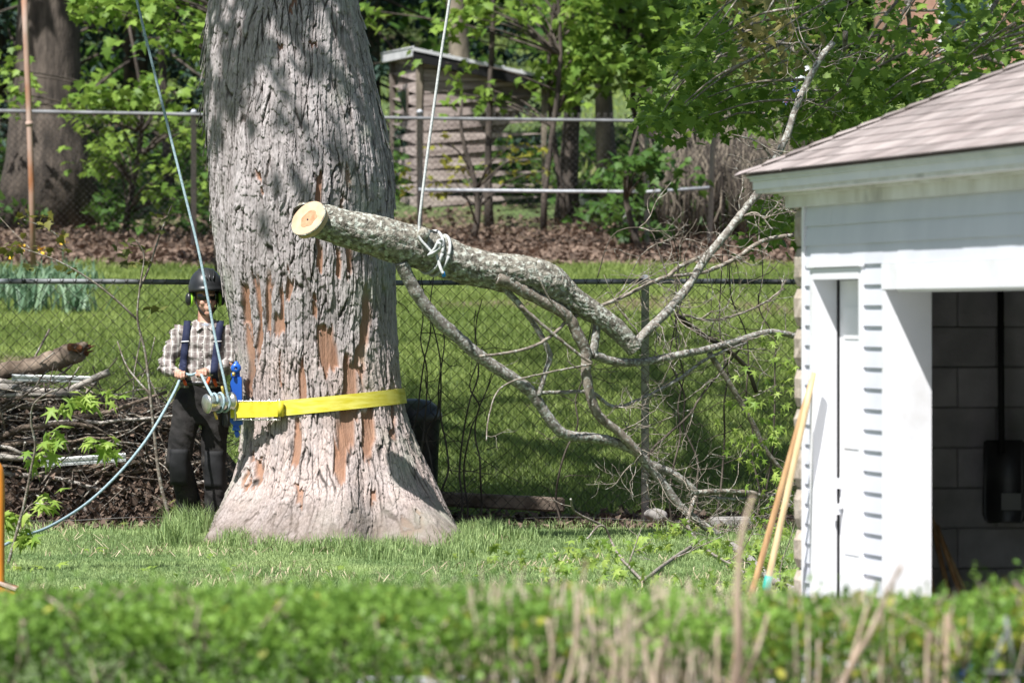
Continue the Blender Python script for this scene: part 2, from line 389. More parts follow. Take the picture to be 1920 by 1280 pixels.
xs = np.unique(np.concatenate([np.linspace(-400, -16, 24), np.linspace(-16, -5, 28), np.linspace(-5, 5, 101), np.linspace(5, 16, 28), np.linspace(16, 400, 24)]))
ys = np.unique(np.concatenate([np.linspace(-60, 26, 30), np.linspace(26, 46, 134), np.linspace(46, 82, 120), np.linspace(82, 130, 50), np.linspace(130, 900, 30)]))
gx, gy = np.meshgrid(xs, ys)
V = np.stack([gx, gy, gz(gx, gy)], -1).reshape(-1, 3)
ni, nj = len(ys), len(xs); i = np.arange(ni - 1)[:, None] * nj; j = np.arange(nj - 1)[None]
Q = np.stack([i + j, i + j + 1, i + nj + j + 1, i + nj + j], -1).reshape(-1, 4)
m_ground = bpy.data.materials.new('ground_soil_and_turf'); m_ground.use_nodes = True
nt = m_ground.node_tree; b = nt.nodes['Principled BSDF']; b.inputs['Roughness'].default_value = 0.95
at = nt.nodes.new('ShaderNodeAttribute'); at.attribute_name = 'v'
tc = nt.nodes.new('ShaderNodeTexCoord')
def noise(scale, det=5):
    n = nt.nodes.new('ShaderNodeTexNoise'); n.inputs['Scale'].default_value = scale; n.inputs['Detail'].default_value = det
    nt.links.new(tc.outputs['Object'], n.inputs['Vector']); return n
def mixc(a, bb, f):
    m = nt.nodes.new('ShaderNodeMix'); m.data_type = 'RGBA'
    for s, c in ((6, a), (7, bb)):
        if isinstance(c, tuple): m.inputs[s].default_value = (*c, 1)
        else: nt.links.new(c, m.inputs[s])
    nt.links.new(f, m.inputs[0]); return m.outputs[2]
turf = mixc((0.045, 0.075, 0.02), (0.10, 0.15, 0.04), noise(2.2).outputs['Fac'])
soil = mixc((0.075, 0.045, 0.03), (0.23, 0.15, 0.10), noise(9).outputs['Fac'])
nt.links.new(mixc(turf, soil, at.outputs['Fac']), b.inputs['Base Color'])
bp = nt.nodes.new('ShaderNodeBump'); bp.inputs['Strength'].default_value = 0.8; bp.inputs['Distance'].default_value = 0.04
nt.links.new(noise(14).outputs['Fac'], bp.inputs['Height']); nt.links.new(bp.outputs[0], b.inputs['Normal'])
g = G(); g.add(V, Q, litter_mask(V[:, 0], V[:, 1]))
tag(put('ground', g, m_ground), kind='structure')
# concrete drive in front of the garage, hidden behind the hedge
g = G(); g.add(*box((0.85, 25.8, -0.292), (3.3, 8.4, 0.04)))
tag(put('driveway', g, M('concrete_drive', (0.27, 0.265, 0.27), (0.36, 0.35, 0.355), scale=30, rough=0.95), loc=(0.85, 25.8, -0.292), smooth_=False), kind='structure')

# ------------------------------------------------------------------ leaves and blades
def half(pts): return pts + [(-x, y) for x, y in reversed(pts[1:-1])] if False else pts
_h = [(0.0, 0.0), (0.16, -0.06), (0.45, 0.02), (0.30, 0.20), (0.60, 0.45), (0.30, 0.46), (0.20, 0.62), (0.0, 1.0)]
_o = _h + [(-x, y) for x, y in _h[-2:0:-1]]
MAPLE = (np.array([[0, 0.34, 0.0]] + [[x, y, -0.16 * abs(x) - 0.12 * y * y] for x, y in _o]), np.array([[0, k + 1, (k + 1) % len(_o) + 1] for k in range(len(_o))]))
_h = [(0.0, 0.0), (0.10, 0.12), (0.50, 0.05), (0.17, 0.30), (0.52, 0.62), (0.12, 0.50), (0.0, 1.0)]
_o = _h + [(-x, y) for x, y in _h[-2:0:-1]]
YOUNG = (np.array([[0, 0.34, 0.02]] + [[x, y, -0.30 * abs(x) - 0.30 * y * y] for x, y in _o]), np.array([[0, k + 1, (k + 1) % len(_o) + 1] for k in range(len(_o))]))
OVAL = (np.array([[0, 0, 0], [0.30, 0.35, 0.08], [0.24, 0.75, 0.05], [0, 1.0, 0], [-0.24, 0.75, 0.05], [-0.30, 0.35, 0.08]], float), np.array([[0, 1, 2], [0, 2, 3], [0, 3, 4], [0, 4, 5]]))
LOBE = (np.array([[0, 0, 0], [0.5, 0.2, 0.06], [0.28, 0.5, 0.03], [0, 1.0, -0.08], [-0.28, 0.5, 0.03], [-0.5, 0.2, 0.06]], float), np.array([[0, 1, 2], [0, 2, 3], [0, 3, 4], [0, 4, 5]]))
def scatter(g, C, size, T=MAPLE, tilt=0.8, val=None, droop=0.0, rng=RNG, yaw=None):
    """leaf shapes T at points C; tilt = how far from lying flat, droop = tip down"""
    C = np.asarray(C, float); n = len(C)
    if n == 0: return
    size = np.broadcast_to(np.asarray(size, float), (n,)) * rng.uniform(0.7, 1.25, n)
    a = rng.uniform(0, 2 * np.pi, n) if yaw is None else yaw
    p = rng.normal(0, tilt, n) - droop; r = rng.normal(0, tilt * 0.8, n)
    T0, F = T; X = T0[None] * size[:, None, None]
    c, s = np.cos(r)[:, None], np.sin(r)[:, None]
    x, y, z = X[..., 0] * c + X[..., 2] * s, X[..., 1], -X[..., 0] * s + X[..., 2] * c
    c, s = np.cos(p)[:, None], np.sin(p)[:, None]; y, z = y * c - z * s, y * s + z * c
    c, s = np.cos(a)[:, None], np.sin(a)[:, None]; x, y = x * c - y * s, x * s + y * c
    V = np.stack([x, y, z], -1) + C[:, None]
    k = len(T0); FF = (F[None] + (np.arange(n) * k)[:, None, None]).reshape(-1, 3)
    v = rng.random(n) if val is None else np.broadcast_to(val, (n,))
    g.add(V.reshape(-1, 3), FF, np.repeat(v, k))
def blades(g, x, y, z, h, w, lean=0.4, two=True, val=None, rng=RNG):
    n = len(x); a = rng.uniform(0, 2 * np.pi, n); l = rng.normal(0, lean, (n, 2))
    h = np.broadcast_to(h, (n,)) * rng.uniform(0.6, 1.3, n); w = np.broadcast_to(w, (n,))
    dx, dy = np.cos(a) * w / 2, np.sin(a) * w / 2; lx, ly = l[:, 0] * h, l[:, 1] * h
    b0 = np.stack([x - dx, y - dy, z], 1); b1 = np.stack([x + dx, y + dy, z], 1)
    tip = np.stack([x + lx, y + ly, z + h * np.maximum(0.35, 1 - 0.5 * np.hypot(l[:, 0], l[:, 1]))], 1)
    v = rng.random(n) if val is None else val
    if two:
        mx, my, mz = x + lx * 0.32, y + ly * 0.32, z + h * 0.58
        m0 = np.stack([mx - dx * .8, my - dy * .8, mz], 1); m1 = np.stack([mx + dx * .8, my + dy * .8, mz], 1)
        V = np.stack([b0, b1, m1, m0, tip], 1).reshape(-1, 3); o = np.arange(n)[:, None] * 5
        g.add(V, [o + np.array([[0, 1, 2, 3]]), o + np.array([[3, 2, 4]])], np.repeat(v, 5))
    else:
        V = np.stack([b0, b1, tip], 1).reshape(-1, 3); g.add(V, np.arange(n)[:, None] * 3 + np.array([[0, 1, 2]]), np.repeat(v, 3))

# front lawn
def lawn_pts(n, y0, y1, mask=True, half_w=0.093, pad=1.1, keep=0.75):
    y = RNG.uniform(y0, y1, n); x = RNG.uniform(-1, 1, n) * (half_w * y + pad)
    if mask:
        k = RNG.random(n) > litter_mask(x, y) * 1.05; x, y = x[k], y[k]
    return x, y
g = G()
x, y = lawn_pts(265000, 32.2, 43.0)
pn = fbm(x * 1.6, y * 1.1, 3, 2); pf = vnoise(x * 7, y * 5, 6)
dry = fbm(x * 0.9, y * 0.7, 3, 71)
val = np.clip(0.25 + 1.1 * (pn - 0.35) + 0.5 * (pf - 0.5) + RNG.normal(0, 0.22, len(x)), 0, 1)
blades(g, x, y, gz(x, y), 0.022 + 0.036 * pn, 0.0040, 0.65, True, val)
# straw, chips and bare twigs lying in the turf
x, y = lawn_pts(5200, 33.4, 42.8); k = fbm(x * 0.9, y * 0.7, 3, 71) > 0.50; x, y = x[k], y[k]
gs = G(); blades(gs, x, y, gz(x, y) + 0.02, 0.07, 0.006, 1.3, True)
tag(put('straw', gs, M('dry_straw', (0.30, 0.24, 0.15), (0.50, 0.43, 0.30), attr=True, rough=0.9)), 'dry straw and wood chips lying in the front lawn', 'straw', kind='stuff')
# long tufts left standing by the mower round the tree foot
tc_ = np.array([[355, 985], [375, 975], [400, 985], [430, 1000], [340, 1000], [470, 1008], [510, 1012], [560, 1016], [640, 1018], [655, 1022], [745, 1015], [765, 1008], [880, 1010], [905, 1000], [930, 1005], [960, 1005], [890, 1020], [870, 1000], [330, 1010], [385, 1000], [985, 1005], [720, 1030], [850, 1030], [690, 1022], [800, 1030], [825, 1026], [600, 1018], [440, 1010], [500, 1016], [860, 1012], [780, 1034]], float)
for tx, ty in tc_:
    Yc = CAMZ * FPX / (ty - HOR); Xc = (tx - 960) / FPX * Yc; n = 260
    x = Xc + RNG.normal(0, 0.07, n); y = Yc + RNG.normal(0, 0.1, n)
    blades(g, x, y, gz(x, y) - 0.01, float(RNG.uniform(.08, .20)) if tx > 420 else 0.24, 0.006, 0.34, True, np.clip(RNG.normal(0.45, 0.25, n), 0, 1))
x, y = lawn_pts(3000, 42.3, 42.95, False)
blades(g, x, y, gz(x, y), 0.10, 0.005, 0.45, True)
tag(put('lawn_grass', g, m_grass), 'short bright green mown grass in front of the big tree', 'grass', kind='stuff')
g = G()
x, y = lawn_pts(370000, 43.9, 72.6, True, 0.092, 2.0)
pn = fbm(x * 0.7, y * 0.5, 3, 12)
blades(g, x, y, gz(x, y), 0.085, 0.010 + 0.00012 * y, 0.45, False, np.clip(0.15 + 1.2 * (pn - 0.3) + RNG.normal(0, 0.25, len(x)), 0, 1))
x, y = lawn_pts(40000, 84, 150, True, 0.1, 3.0)
blades(g, x, y, gz(x, y), 0.16, 0.05, 0.4, False)
tag(put('far_lawn_grass', g, m_grass_far), 'sloping green lawn behind the near chain-link fence', 'grass', kind='stuff')
# dry leaf litter
g = G()
x = RNG.uniform(-5.3, 4.6, 9000); y = RNG.uniform(42.5, 44.6, 9000); k = RNG.random(9000) < litter_mask(x, y); x, y = x[k], y[k]
scatter(g, np.stack([x, y, gz(x, y) + RNG.uniform(0.0, 0.035, len(x))], 1), 0.065, LOBE, 0.55)
x = RNG.uniform(-8, 8, 32000); y = RNG.uniform(70.5, 83, 32000); k = RNG.random(32000) < litter_mask(x, y); x, y = x[k], y[k]
scatter(g, np.stack([x, y, gz(x, y) + RNG.uniform(0.0, 0.05, len(x))], 1), 0.085, LOBE, 0.6)
tag(put('leaf_litter', g, m_litter), 'brown dry leaf litter along the foot of the fences', 'dry leaves', kind='stuff')
# fallen fresh leaves and sprigs on the lawn
g = G(); sp = np.array([[350, 1075], [300, 1060], [375, 1037], [440, 1055], [545, 1080], [260, 1105], [690, 1100], [820, 1090], [905, 1070], [755, 1105], [185, 1025], [60, 1060], [960, 1040], [1010, 1085], [150, 1090], [490, 1100], [630, 1060], [560, 1000], [880, 995]], float)
for tx, ty in sp:
    Yc = CAMZ * FPX / (ty - HOR); n = int(RNG.integers(1, 5)); c = np.array([(tx - 960) / FPX * Yc, Yc, float(gz(0, Yc)) + 0.05]) + np.stack([RNG.normal(0, .05, n), RNG.normal(0, .08, n), RNG.uniform(0, .03, n)], 1)
    scatter(g, c, 0.065, YOUNG, 0.4)
tag(put('fallen_leaves', g, m_leaf_young), 'yellow-green young leaves scattered over the front lawn', 'leaves', kind='stuff')

# ------------------------------------------------------------------ the big tree
TY = 42.0
ty_ = lambda py: CAMZ + (HOR - py) * TY / FPX
tx_ = lambda px: (px - 960) * TY / FPX
EL = np.array([(0, 397), (60, 388), (130, 386), (200, 386), (300, 394), (400, 399), (500, 414), (600, 437), (700, 447), (760, 453), (800, 456), (850, 451), (900, 437), (950, 413), (990, 392), (1020, 372), (1060, 345)], float)
ER = np.array([(0, 670), (60, 682), (100, 690), (200, 711), (300, 732), (350, 737), (400, 735), (500, 737), (600, 738), (700, 747), (760, 757), (800, 769), (850, 789), (900, 814), (950, 838), (990, 858), (1020, 880), (1060, 915)], float)
def trunk_c(z):
    py = HOR - (z - CAMZ) * FPX / TY
    l = np.interp(py, EL[:, 0], EL[:, 1]); r = np.interp(py, ER[:, 0], ER[:, 1])
    c, h = tx_((l + r) / 2), (r - l) / 2 * TY / FPX
    up = np.clip((z - 3.95) / 6.0, 0, 1); return c, h * (1 - 0.55 * up)
def trunk_R(th, z):
    """radius of the smooth trunk at angle th (0 = towards the camera, + = to the right)"""
    c, h = trunk_c(z)
    k = smooth(0.95, -0.1, z)
    lob = 0.10 * np.cos(6 * th + 0.6) + 0.06 * np.cos(11 * th - 1.0)
    side = 1.0 + 0.07 * k * np.cos(th) ** 2
    rt_ = 0.30 * np.exp(-((th - 0.85) / 0.30) ** 2) + 0.16 * np.exp(-((th + 0.75) / 0.22) ** 2) + 0.12 * np.exp(-((th - 0.1) / 0.18) ** 2)
    return h * (side + smooth(0.55, -0.12, z) ** 1.6 * rt_ + k * lob * np.abs(np.cos(th)) + 0.03 * (fbm(th * 1.5 + 7, z * 0.8, 2, 5) - 0.5) * 2 * np.abs(np.cos(th)))
def trunk_P(th, z, extra=0.0):
    c, h = trunk_c(z); R = trunk_R(th, z) + extra
    return np.stack([c + R * np.sin(th), TY - R * np.cos(th), z + 0 * th], -1)
zs = np.concatenate([np.arange(-0.22, 4.12, 0.0062), np.arange(4.15, 9.6, 0.06)])
ths = np.concatenate([np.linspace(-1.72, 1.72, 520), np.linspace(1.75, 2 * np.pi - 1.75, 60)])
TH, ZZ = np.meshgrid(ths, zs)
s_ = TH * 0.62 - ZZ * 0.09
wx = s_ + 0.045 * (fbm(s_ * 4, ZZ * 1.6, 3, 1) - 0.5) * 2 + 0.022 * (fbm(s_ * 18, ZZ * 9, 3, 3) - 0.5) + 0.008 * (fbm(s_ * 60, ZZ * 45, 2, 13) - 0.5)
wz = ZZ + 0.09 * (fbm(s_ * 7, ZZ * 3, 2, 8) - 0.5) * 2 + 0.035 * (fbm(s_ * 50, ZZ * 30, 2, 18) - 0.5)
f1, f2, cid, oy = worley(wx / 0.046, wz / 0.62, 2)
g1, g2, cid2, oy2 = worley(wx / 0.024, wz / 0.10, 5)
b1, b2, cid3, oy3 = worley(wx / 0.038, wz / 0.075, 9)
base = 0.75 * smooth(0.40, -0.10, ZZ + 0.30 * (fbm(s_ * 3, ZZ * 3, 2, 33) - 0.5))
lev = np.floor(cid * 4) / 3.0
brk = smooth(0.22, 0.50, fbm(s_ * 6, ZZ * 4, 2, 90)); brk2 = smooth(0.30, 0.56, fbm(s_ * 9, ZZ * 5, 2, 95))
edge1 = 1 - brk * (1 - smooth(0.0, 0.10, f2 - f1)); edge2 = 1 - brk2 * (1 - smooth(0.0, 0.16, g2 - g1)); edge3 = 1 - brk2 * (1 - smooth(0.0, 0.20, b2 - b1))
fib = fbm(s_ * 70, ZZ * 6, 3, 40)
plate = (0.013 * lev + 0.010) * edge1 - 0.006 * np.clip(oy, -.5, .5) * edge1 + (0.0065 * np.floor(cid2 * 3) / 2 + 0.002) * edge2 - 0.006 * np.clip(oy2, -.5, .5) * edge2 + 0.004 * (fib - 0.5) + 0.006 * (fbm(s_ * 35, ZZ * 30, 3, 44) - 0.5)
blocky = 0.005 * cid3 * edge3 + 0.006 * edge3 + 0.004 * cid2 * edge2 + 0.038 * (fbm(s_ * 12, ZZ * 12, 4, 47) - 0.5) + 0.020 * (fbm(s_ * 40, ZZ * 44, 3, 48) - 0.5)
disp = plate * (1 - base) + blocky * base
big = (fbm(s_ * 3.5, ZZ * 1.2, 2, 50) - 0.5) * 0.03
# patches where the outer bark has come off, bare orange under-bark (cx, cy, half width, half height, depth)
PATCH = [(611, 655, 14, 33), (683, 600, 9, 56), (676, 655, 6, 45), (464, 575, 4, 40), (486, 590, 5, 62), (505, 565, 6, 44), (524, 580, 4, 40), (470, 680, 4, 60), (660, 735, 15, 44), (648, 800, 15, 52), (640, 865, 11, 40), (690, 800, 7, 52), (566, 720, 5, 40), (553, 840, 5, 42), (482, 880, 7, 24), (462, 905, 7, 16), (530, 700, 3, 30), (548, 15, 7, 7), (525, 80, 6, 7), (584, 84, 5, 7), (487, 342, 5, 7), (598, 350, 6, 22), (643, 372, 4, 12), (600, 480, 5, 26), (652, 470, 7, 36), (632, 500, 4, 22), (655, 330, 4, 10), (540, 540, 5, 30), (730, 780, 4, 44), (592, 590, 3, 20), (700, 940, 9, 14), (770, 990, 22, 12), (560, 930, 7, 12)]
PP = trunk_P(TH, ZZ)
ppx = 960 + PP[..., 0] / PP[..., 1] * FPX; ppy = HOR - (PP[..., 2] - CAMZ) / PP[..., 1] * FPX
ppx = ppx + 22 * (fbm(s_ * 14, ZZ * 2.5, 2, 60) - 0.5) + 0.06 * (ppy - 700) * 0
ppyw = ppy + 46 * (fbm(s_ * 28, ZZ * 5, 2, 61) - 0.5) + 26 * (cid2 - 0.5)
front = np.cos(TH) > 0.02
bare = np.zeros_like(TH)
for cx, cy, hw, hh in PATCH:
    d = np.maximum(np.abs(ppx - cx) / hw, np.abs(ppyw - cy) / hh * 0.93 + 0.07 * np.abs(ppx - cx) / hw)
    bare = np.maximum(bare, smooth(1.22, 0.82, d))
bare *= front * (1 - 0.65 * base)
disp = disp * (1 - bare) + bare * (-0.007 + 0.009 * (fib - 0.5))
zone = smooth(600, 720, ppy) * (1 - base)      # below here the older grey layer is thin and pinker
VV = trunk_P(TH, ZZ, disp - 0.012 + big)
crack = np.clip(1.25 * brk * (1 - smooth(0.0, 0.11, f2 - f1)) + 0.65 * brk2 * (1 - smooth(0, 0.14, g2 - g1)), 0, 1) * (1 - base) + base * np.clip(brk2 * (1 - smooth(0, .2, b2 - b1)) + .6 * brk * (1 - smooth(0, .10, f2 - f1)), 0, 1) * 0.8  # crack colour carries the relief shading that the frontal sun leaves weak
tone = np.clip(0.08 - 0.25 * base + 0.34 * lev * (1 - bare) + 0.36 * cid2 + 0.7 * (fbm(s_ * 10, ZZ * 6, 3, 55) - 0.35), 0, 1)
nz_, nt_ = TH.shape; i = np.arange(nz_ - 1)[:, None] * nt_; j = np.arange(nt_)[None]; k = (j + 1) % nt_
Q = np.stack([i + j, i + k, i + nt_ + k, i + nt_ + j], -1).reshape(-1, 4)
# bark material reads the three masks
m_bark = bpy.data.materials.new('shaggy_grey_bark'); m_bark.use_nodes = True
nt = m_bark.node_tree; b = nt.nodes['Principled BSDF']; b.inputs['Roughness'].default_value = 0.9; b.inputs['Specular IOR Level'].default_value = 0.2
tc = nt.nodes.new('ShaderNodeTexCoord'); mp = nt.nodes.new('ShaderNodeMapping'); mp.inputs['Scale'].default_value = (1, 1, 0.22); nt.links.new(tc.outputs['Object'], mp.inputs[0])
def att(nm):
    a = nt.nodes.new('ShaderNodeAttribute'); a.attribute_name = nm; return a.outputs['Fac']
def nz2(scale, det=5, src=None):
    n = nt.nodes.new('ShaderNodeTexNoise'); n.inputs['Scale'].default_value = scale; n.inputs['Detail'].default_value = det
    nt.links.new(src or mp.outputs[0], n.inputs['Vector']); return n.outputs['Fac']
def half_b(o, k):
    a = nt.nodes.new('ShaderNodeMath'); a.operation = 'MULTIPLY'; a.inputs[1].default_value = k; nt.links.new(o, a.inputs[0]); return a.outputs[0]
grey = mixc((0.25, 0.228, 0.226), (0.45, 0.417, 0.42), att('tone'))
pink = mixc((0.37, 0.29, 0.255), (0.56, 0.465, 0.43), nz2(30))
mm = nt.nodes.new('ShaderNodeMath'); mm.operation = 'MULTIPLY'; nt.links.new(att('pink'), mm.inputs[0]); nt.links.new(nz2(9), mm.inputs[1])
cc = mixc(grey, pink, mm.outputs[0])
mr_ = nt.nodes.new('ShaderNodeMapRange'); mr_.inputs['From Min'].default_value = 0.3; mr_.inputs['From Max'].default_value = 0.7; mr_.inputs['To Min'].default_value = 0.66; mr_.inputs['To Max'].default_value = 1.22; nt.links.new(nz2(75, 6), mr_.inputs['Value'])
mul_ = nt.nodes.new('ShaderNodeMix'); mul_.data_type = 'RGBA'; mul_.blend_type = 'MULTIPLY'; mul_.inputs[0].default_value = 1.0; nt.links.new(cc, mul_.inputs[6]); nt.links.new(mr_.outputs[0], mul_.inputs[7])
dk = mixc(mul_.outputs[2], (0.085, 0.072, 0.066), att('crack'))
org = mixc(mixc((0.11, 0.045, 0.028), (0.41, 0.185, 0.088), nz2(22)), (0.40, 0.29, 0.23), half_b(nz2(7, 3), 0.75))
cc = mixc(dk, org, att('bare'))
lr = nt.nodes.new('ShaderNodeMapRange'); lr.inputs['From Min'].default_value = 0.50; lr.inputs['From Max'].default_value = 0.68
nt.links.new(nz2(3.0, 6, tc.outputs['Object']), lr.inputs['Value'])
lm = nt.nodes.new('ShaderNodeMath'); lm.operation = 'MULTIPLY'; nt.links.new(lr.outputs[0], lm.inputs[0]); nt.links.new(att('lich'), lm.inputs[1])
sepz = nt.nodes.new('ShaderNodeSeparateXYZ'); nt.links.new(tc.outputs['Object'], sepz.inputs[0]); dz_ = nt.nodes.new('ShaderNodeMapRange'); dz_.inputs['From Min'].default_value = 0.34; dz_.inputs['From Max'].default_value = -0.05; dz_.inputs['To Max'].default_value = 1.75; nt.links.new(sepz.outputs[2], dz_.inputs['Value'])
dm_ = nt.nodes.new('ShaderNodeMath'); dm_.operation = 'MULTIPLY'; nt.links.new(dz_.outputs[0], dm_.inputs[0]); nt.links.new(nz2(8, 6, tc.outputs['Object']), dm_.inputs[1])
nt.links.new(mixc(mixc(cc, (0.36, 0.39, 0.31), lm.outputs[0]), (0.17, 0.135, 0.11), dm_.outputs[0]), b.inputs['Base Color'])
bp = nt.nodes.new('ShaderNodeBump'); bp.inputs['Strength'].default_value = 0.7; bp.inputs['Distance'].default_value = 0.008
nt.links.new(nz2(120, 6), bp.inputs['Height']); nt.links.new(bp.outputs[0], b.inputs['Normal'])
tree = thing('maple_tree', 'huge old tree with peeling grey bark and orange bare patches, yellow strap round it', 'tree', (-1.40, TY, 0.0))
lich = np.clip(smooth(0.25, 0.95, np.sin(TH)) + smooth(-0.75, -1.0, np.sin(TH)) * 0.8 + base * 0.5, 0, 1) * 0.75
g = G(); g.add(VV.reshape(-1, 3), Q)
trunk = put('trunk', g, m_bark, tree, extra={'tone': tone.ravel(), 'pink': np.clip(zone * 1.4 + 0.22, 0, 1.5).ravel(), 'crack': np.clip(crack * (1 - 0.6 * bare) + 1.3 * bare * (1 - bare), 0, 1).ravel(), 'bare': bare.ravel(), 'lich': lich.ravel()})  # patch rims darkened in the colour so they read as recessed
# loose strips of bark standing off the trunk
m_flake = M('loose_bark', (0.24, 0.215, 0.20), (0.44, 0.41, 0.39), scale=14, rough=0.95, bump=0.6, bscale=80, stretch=(1, 1, 0.3), rnd=0.2)
def flake(th, z, ln, wd, lift, curl=0.0):
    n = 7; t = np.linspace(0, 1, n); out = lift * (t ** 1.6) + 0.004 
    zz = z - t * ln if curl >= 0 else z + t * ln
    w = wd * (1 - 0.25 * t) * (1 + 0.35 * np.sin(t * 11 + z * 40)) * np.where(t > .95, .5, 1); th_c = th + 0.03 * np.sin(t * 5 + th * 30)
    L_, R_ = [], []
    for q in range(n):
        h = float(trunk_R(np.array(th), np.array(zz[q])))
        L_.append(trunk_P(np.array(th_c[q] - w[q] / h / 2), np.array(zz[q]), out[q] + 0.009)); R_.append(trunk_P(np.array(th_c[q] + w[q] / h / 2), np.array(zz[q]), out[q] + 0.009 + 0.005 * t[q]))
    A_, B_ = np.array(L_), np.array(R_); nrm = np.array([math.sin(th), -math.cos(th), 0]) * 0.005
    V = np.concatenate([A_, B_, B_ - nrm, A_ - nrm]); F = []
    for q in range(n - 1):
        for (u, v) in ((0, 1), (1, 2), (2, 3), (3, 0)): F.append([u * n + q, v * n + q, v * n + q + 1, u * n + q + 1])
    F.append([0, n, 2 * n, 3 * n]); F.append([n - 1, 4 * n - 1, 3 * n - 1, 2 * n - 1])
    return V, np.array(F)
fr = np.random.default_rng(8)
specs = [(-1.5, ty_(p), fr.uniform(.16, .34), fr.uniform(.02, .05), fr.uniform(.02, .06)) for p in (20, 45, 70, 95, 120, 150, 165, 190, 215, 235)]
specs += [(-1.45, ty_(p), fr.uniform(.10, .3), fr.uniform(.015, .04), fr.uniform(.008, .03)) for p in np.linspace(10, 560, 16)]
specs += [(1.45, ty_(p), fr.uniform(.08, .22), fr.uniform(.02, .04), fr.uniform(.006, .022)) for p in np.linspace(20, 430, 12)]
specs += [] if True else [(fr.uniform(-1.3, 1.3), ty_(fr.uniform(0, 720)), fr.uniform(.06, .22), fr.uniform(.014, .04), fr.uniform(.0, .008)) for _ in range(110)]
specs = [s for s in specs if not (ty_(835) < s[1] < ty_(690))]
for th, z, ln, wd, lf in specs:
    g = G(); g.add(*flake(th + fr.normal(0, 0.05), z, ln, wd, lf)); put('bark_strip', g, m_flake, trunk, smooth_=False)
# limbs and leaves above the picture, unseen and shaped to cast shade on the upper trunk and back lawn
LIMBS = [[(-1.4, 42, 6.0), (-2.4, 41.6, 7.6), (-4.0, 41.2, 8.6), (-6.5, 41.0, 9.6)], [(-1.4, 42, 6.6), (-0.6, 41.5, 8.2), (0.4, 41.0, 9.4), (2.0, 41.0, 11)],
         [(-1.4, 42, 7.2), (-1.2, 43.5, 9), (-0.6, 45.5, 10.4), (0.2, 48, 11.5), (0.8, 51, 12.2), (1.2, 54, 12.6)], [(-1.4, 42, 7.6), (-3.0, 43.8, 9.4), (-4.6, 46, 10.6), (-6, 48.5, 11.5), (-7, 52, 12)], [(-1.4, 42, 6.4), (-2.4, 40.6, 7.6), (-3.2, 39.4, 8.2), (-4.2, 38.4, 8.7)], [(-1.4, 42, 8.2), (-2.2, 46, 10.5), (-2.8, 50, 12), (-3.2, 55, 13)],
         [(-1.4, 42, 8.6), (-1.9, 41.2, 11), (-2.1, 41.0, 13.5)], [(-1.4, 42, 8.0), (0.4, 43.4, 9.6), (2.6, 44.6, 10.8), (5, 46, 11.6)]]
for L_ in LIMBS:
    g = G(); sp_ = spline(L_, 6); g.add(*tube(sp_, np.linspace(0.20, 0.05, len(sp_)), 8)); put('limb', g, m_bark, tree)
cr = np.random.default_rng(4); C = []
for L_ in LIMBS:
    sp_ = spline(L_, 14)
    for p in sp_[len(sp_) // 3:]:
        for _ in range(3):
            q = p + cr.normal(0, 1.0, 3) * np.array([1.3, 1.1, 0.6])
            m = int(cr.integers(30, 75)); C.append(q + cr.normal(0, 0.30, (m, 3)) * np.array([1, 1, 0.55]))
C = np.concatenate(C); sy = C[:, 1] + C[:, 2] * 0.552; sx = C[:, 0] + C[:, 2] * 0.386
zt_h = (sy - 41.4) / 0.552; xt_h = sx - 0.386 * zt_h; on_trunk = (sy > 42.55) & (xt_h > -1.95) & (xt_h < -0.5) & (cr.random(len(C)) < 0.35)
C = C[(C[:, 2] > 5.2) & ((sy > 43.55 + 0.35 * np.sin(sx * 2.0)) | on_trunk)]
g = G(); scatter(g, C, 0.13, LOBE, 0.7); put('crown', g, m_leaf, tree)

# ------------------------------------------------------------------ chain-link fences
def chain(x0, x1, y, zb, zt, d, r, sag=None):
    """woven diamond mesh between two heights; zb may be a function of x"""
    g = G(); n = int((x1 - x0) / (d / 2)); m = int((zt - (zb(0.0) if callable(zb) else zb)) / (d / 2)) + 1
    for i in range(n):
        xa = x0 + i * d / 2; zz0 = zb(xa) if callable(zb) else zb
        k = np.arange(m + 1); zz = zt - k * d / 2; keep = zz > zz0 - 0.05
        xx = xa + ((k + i) % 2) * d / 2; yy = y + np.where(k % 2 == 0, 1, -1) * 0.004 * (1 if i % 2 else -1)
        p = np.stack([xx, yy, zz], 1)[keep]
        p[:, 1] += 0.02 * np.sin(p[:, 0] * 1.7) * np.clip((zt - p[:, 2]), 0, 1)
        # straight kinked wire, drawn as three-sided prisms
        a = np.arange(3) * 2 * np.pi / 3; off = np.stack([0 * a, np.cos(a), np.sin(a)], 1) * r
        V = (p[:, None] + off[None]).reshape(-1, 3); q = len(p); ii = np.arange(q - 1)[:, None] * 3; jj = np.arange(3)[None]; kk = (jj + 1) % 3
        g.add(V, np.stack([ii + jj, ii + kk, ii + 3 + kk, ii + 3 + jj], -1).reshape(-1, 4))
        if i % 2: continue
        g.add(*tube([(xa, y, zt), (xa + 0.014, y, zt + 0.035)], r, 3)); g.add(*tube([(xa, y, zt), (xa - 0.014, y, zt + 0.035)], r, 3))
    return g
def post_mesh(h, r):
    g = G(); g.add(*lathe([(0.001, -0.1), (r, -0.1), (r, h - 0.02), (r * 1.12, h - 0.02), (r * 1.12, h), (r * 0.7, h + 0.02), (0.001, h + 0.028)], 12))
    return mesh('post', *g.arrays()[:2], m_post)
FY = 43.2
nf = thing('chain_link_fence', 'near chain-link fence with dark weathered top rail running behind the big tree and brush pile', 'fence', (0, FY, 0))
put('wire_mesh', chain(-5.576, -1.30, FY, 0.0, 1.86, 0.098, 0.0027), m_wire, nf)['kind'] = 'stuff'
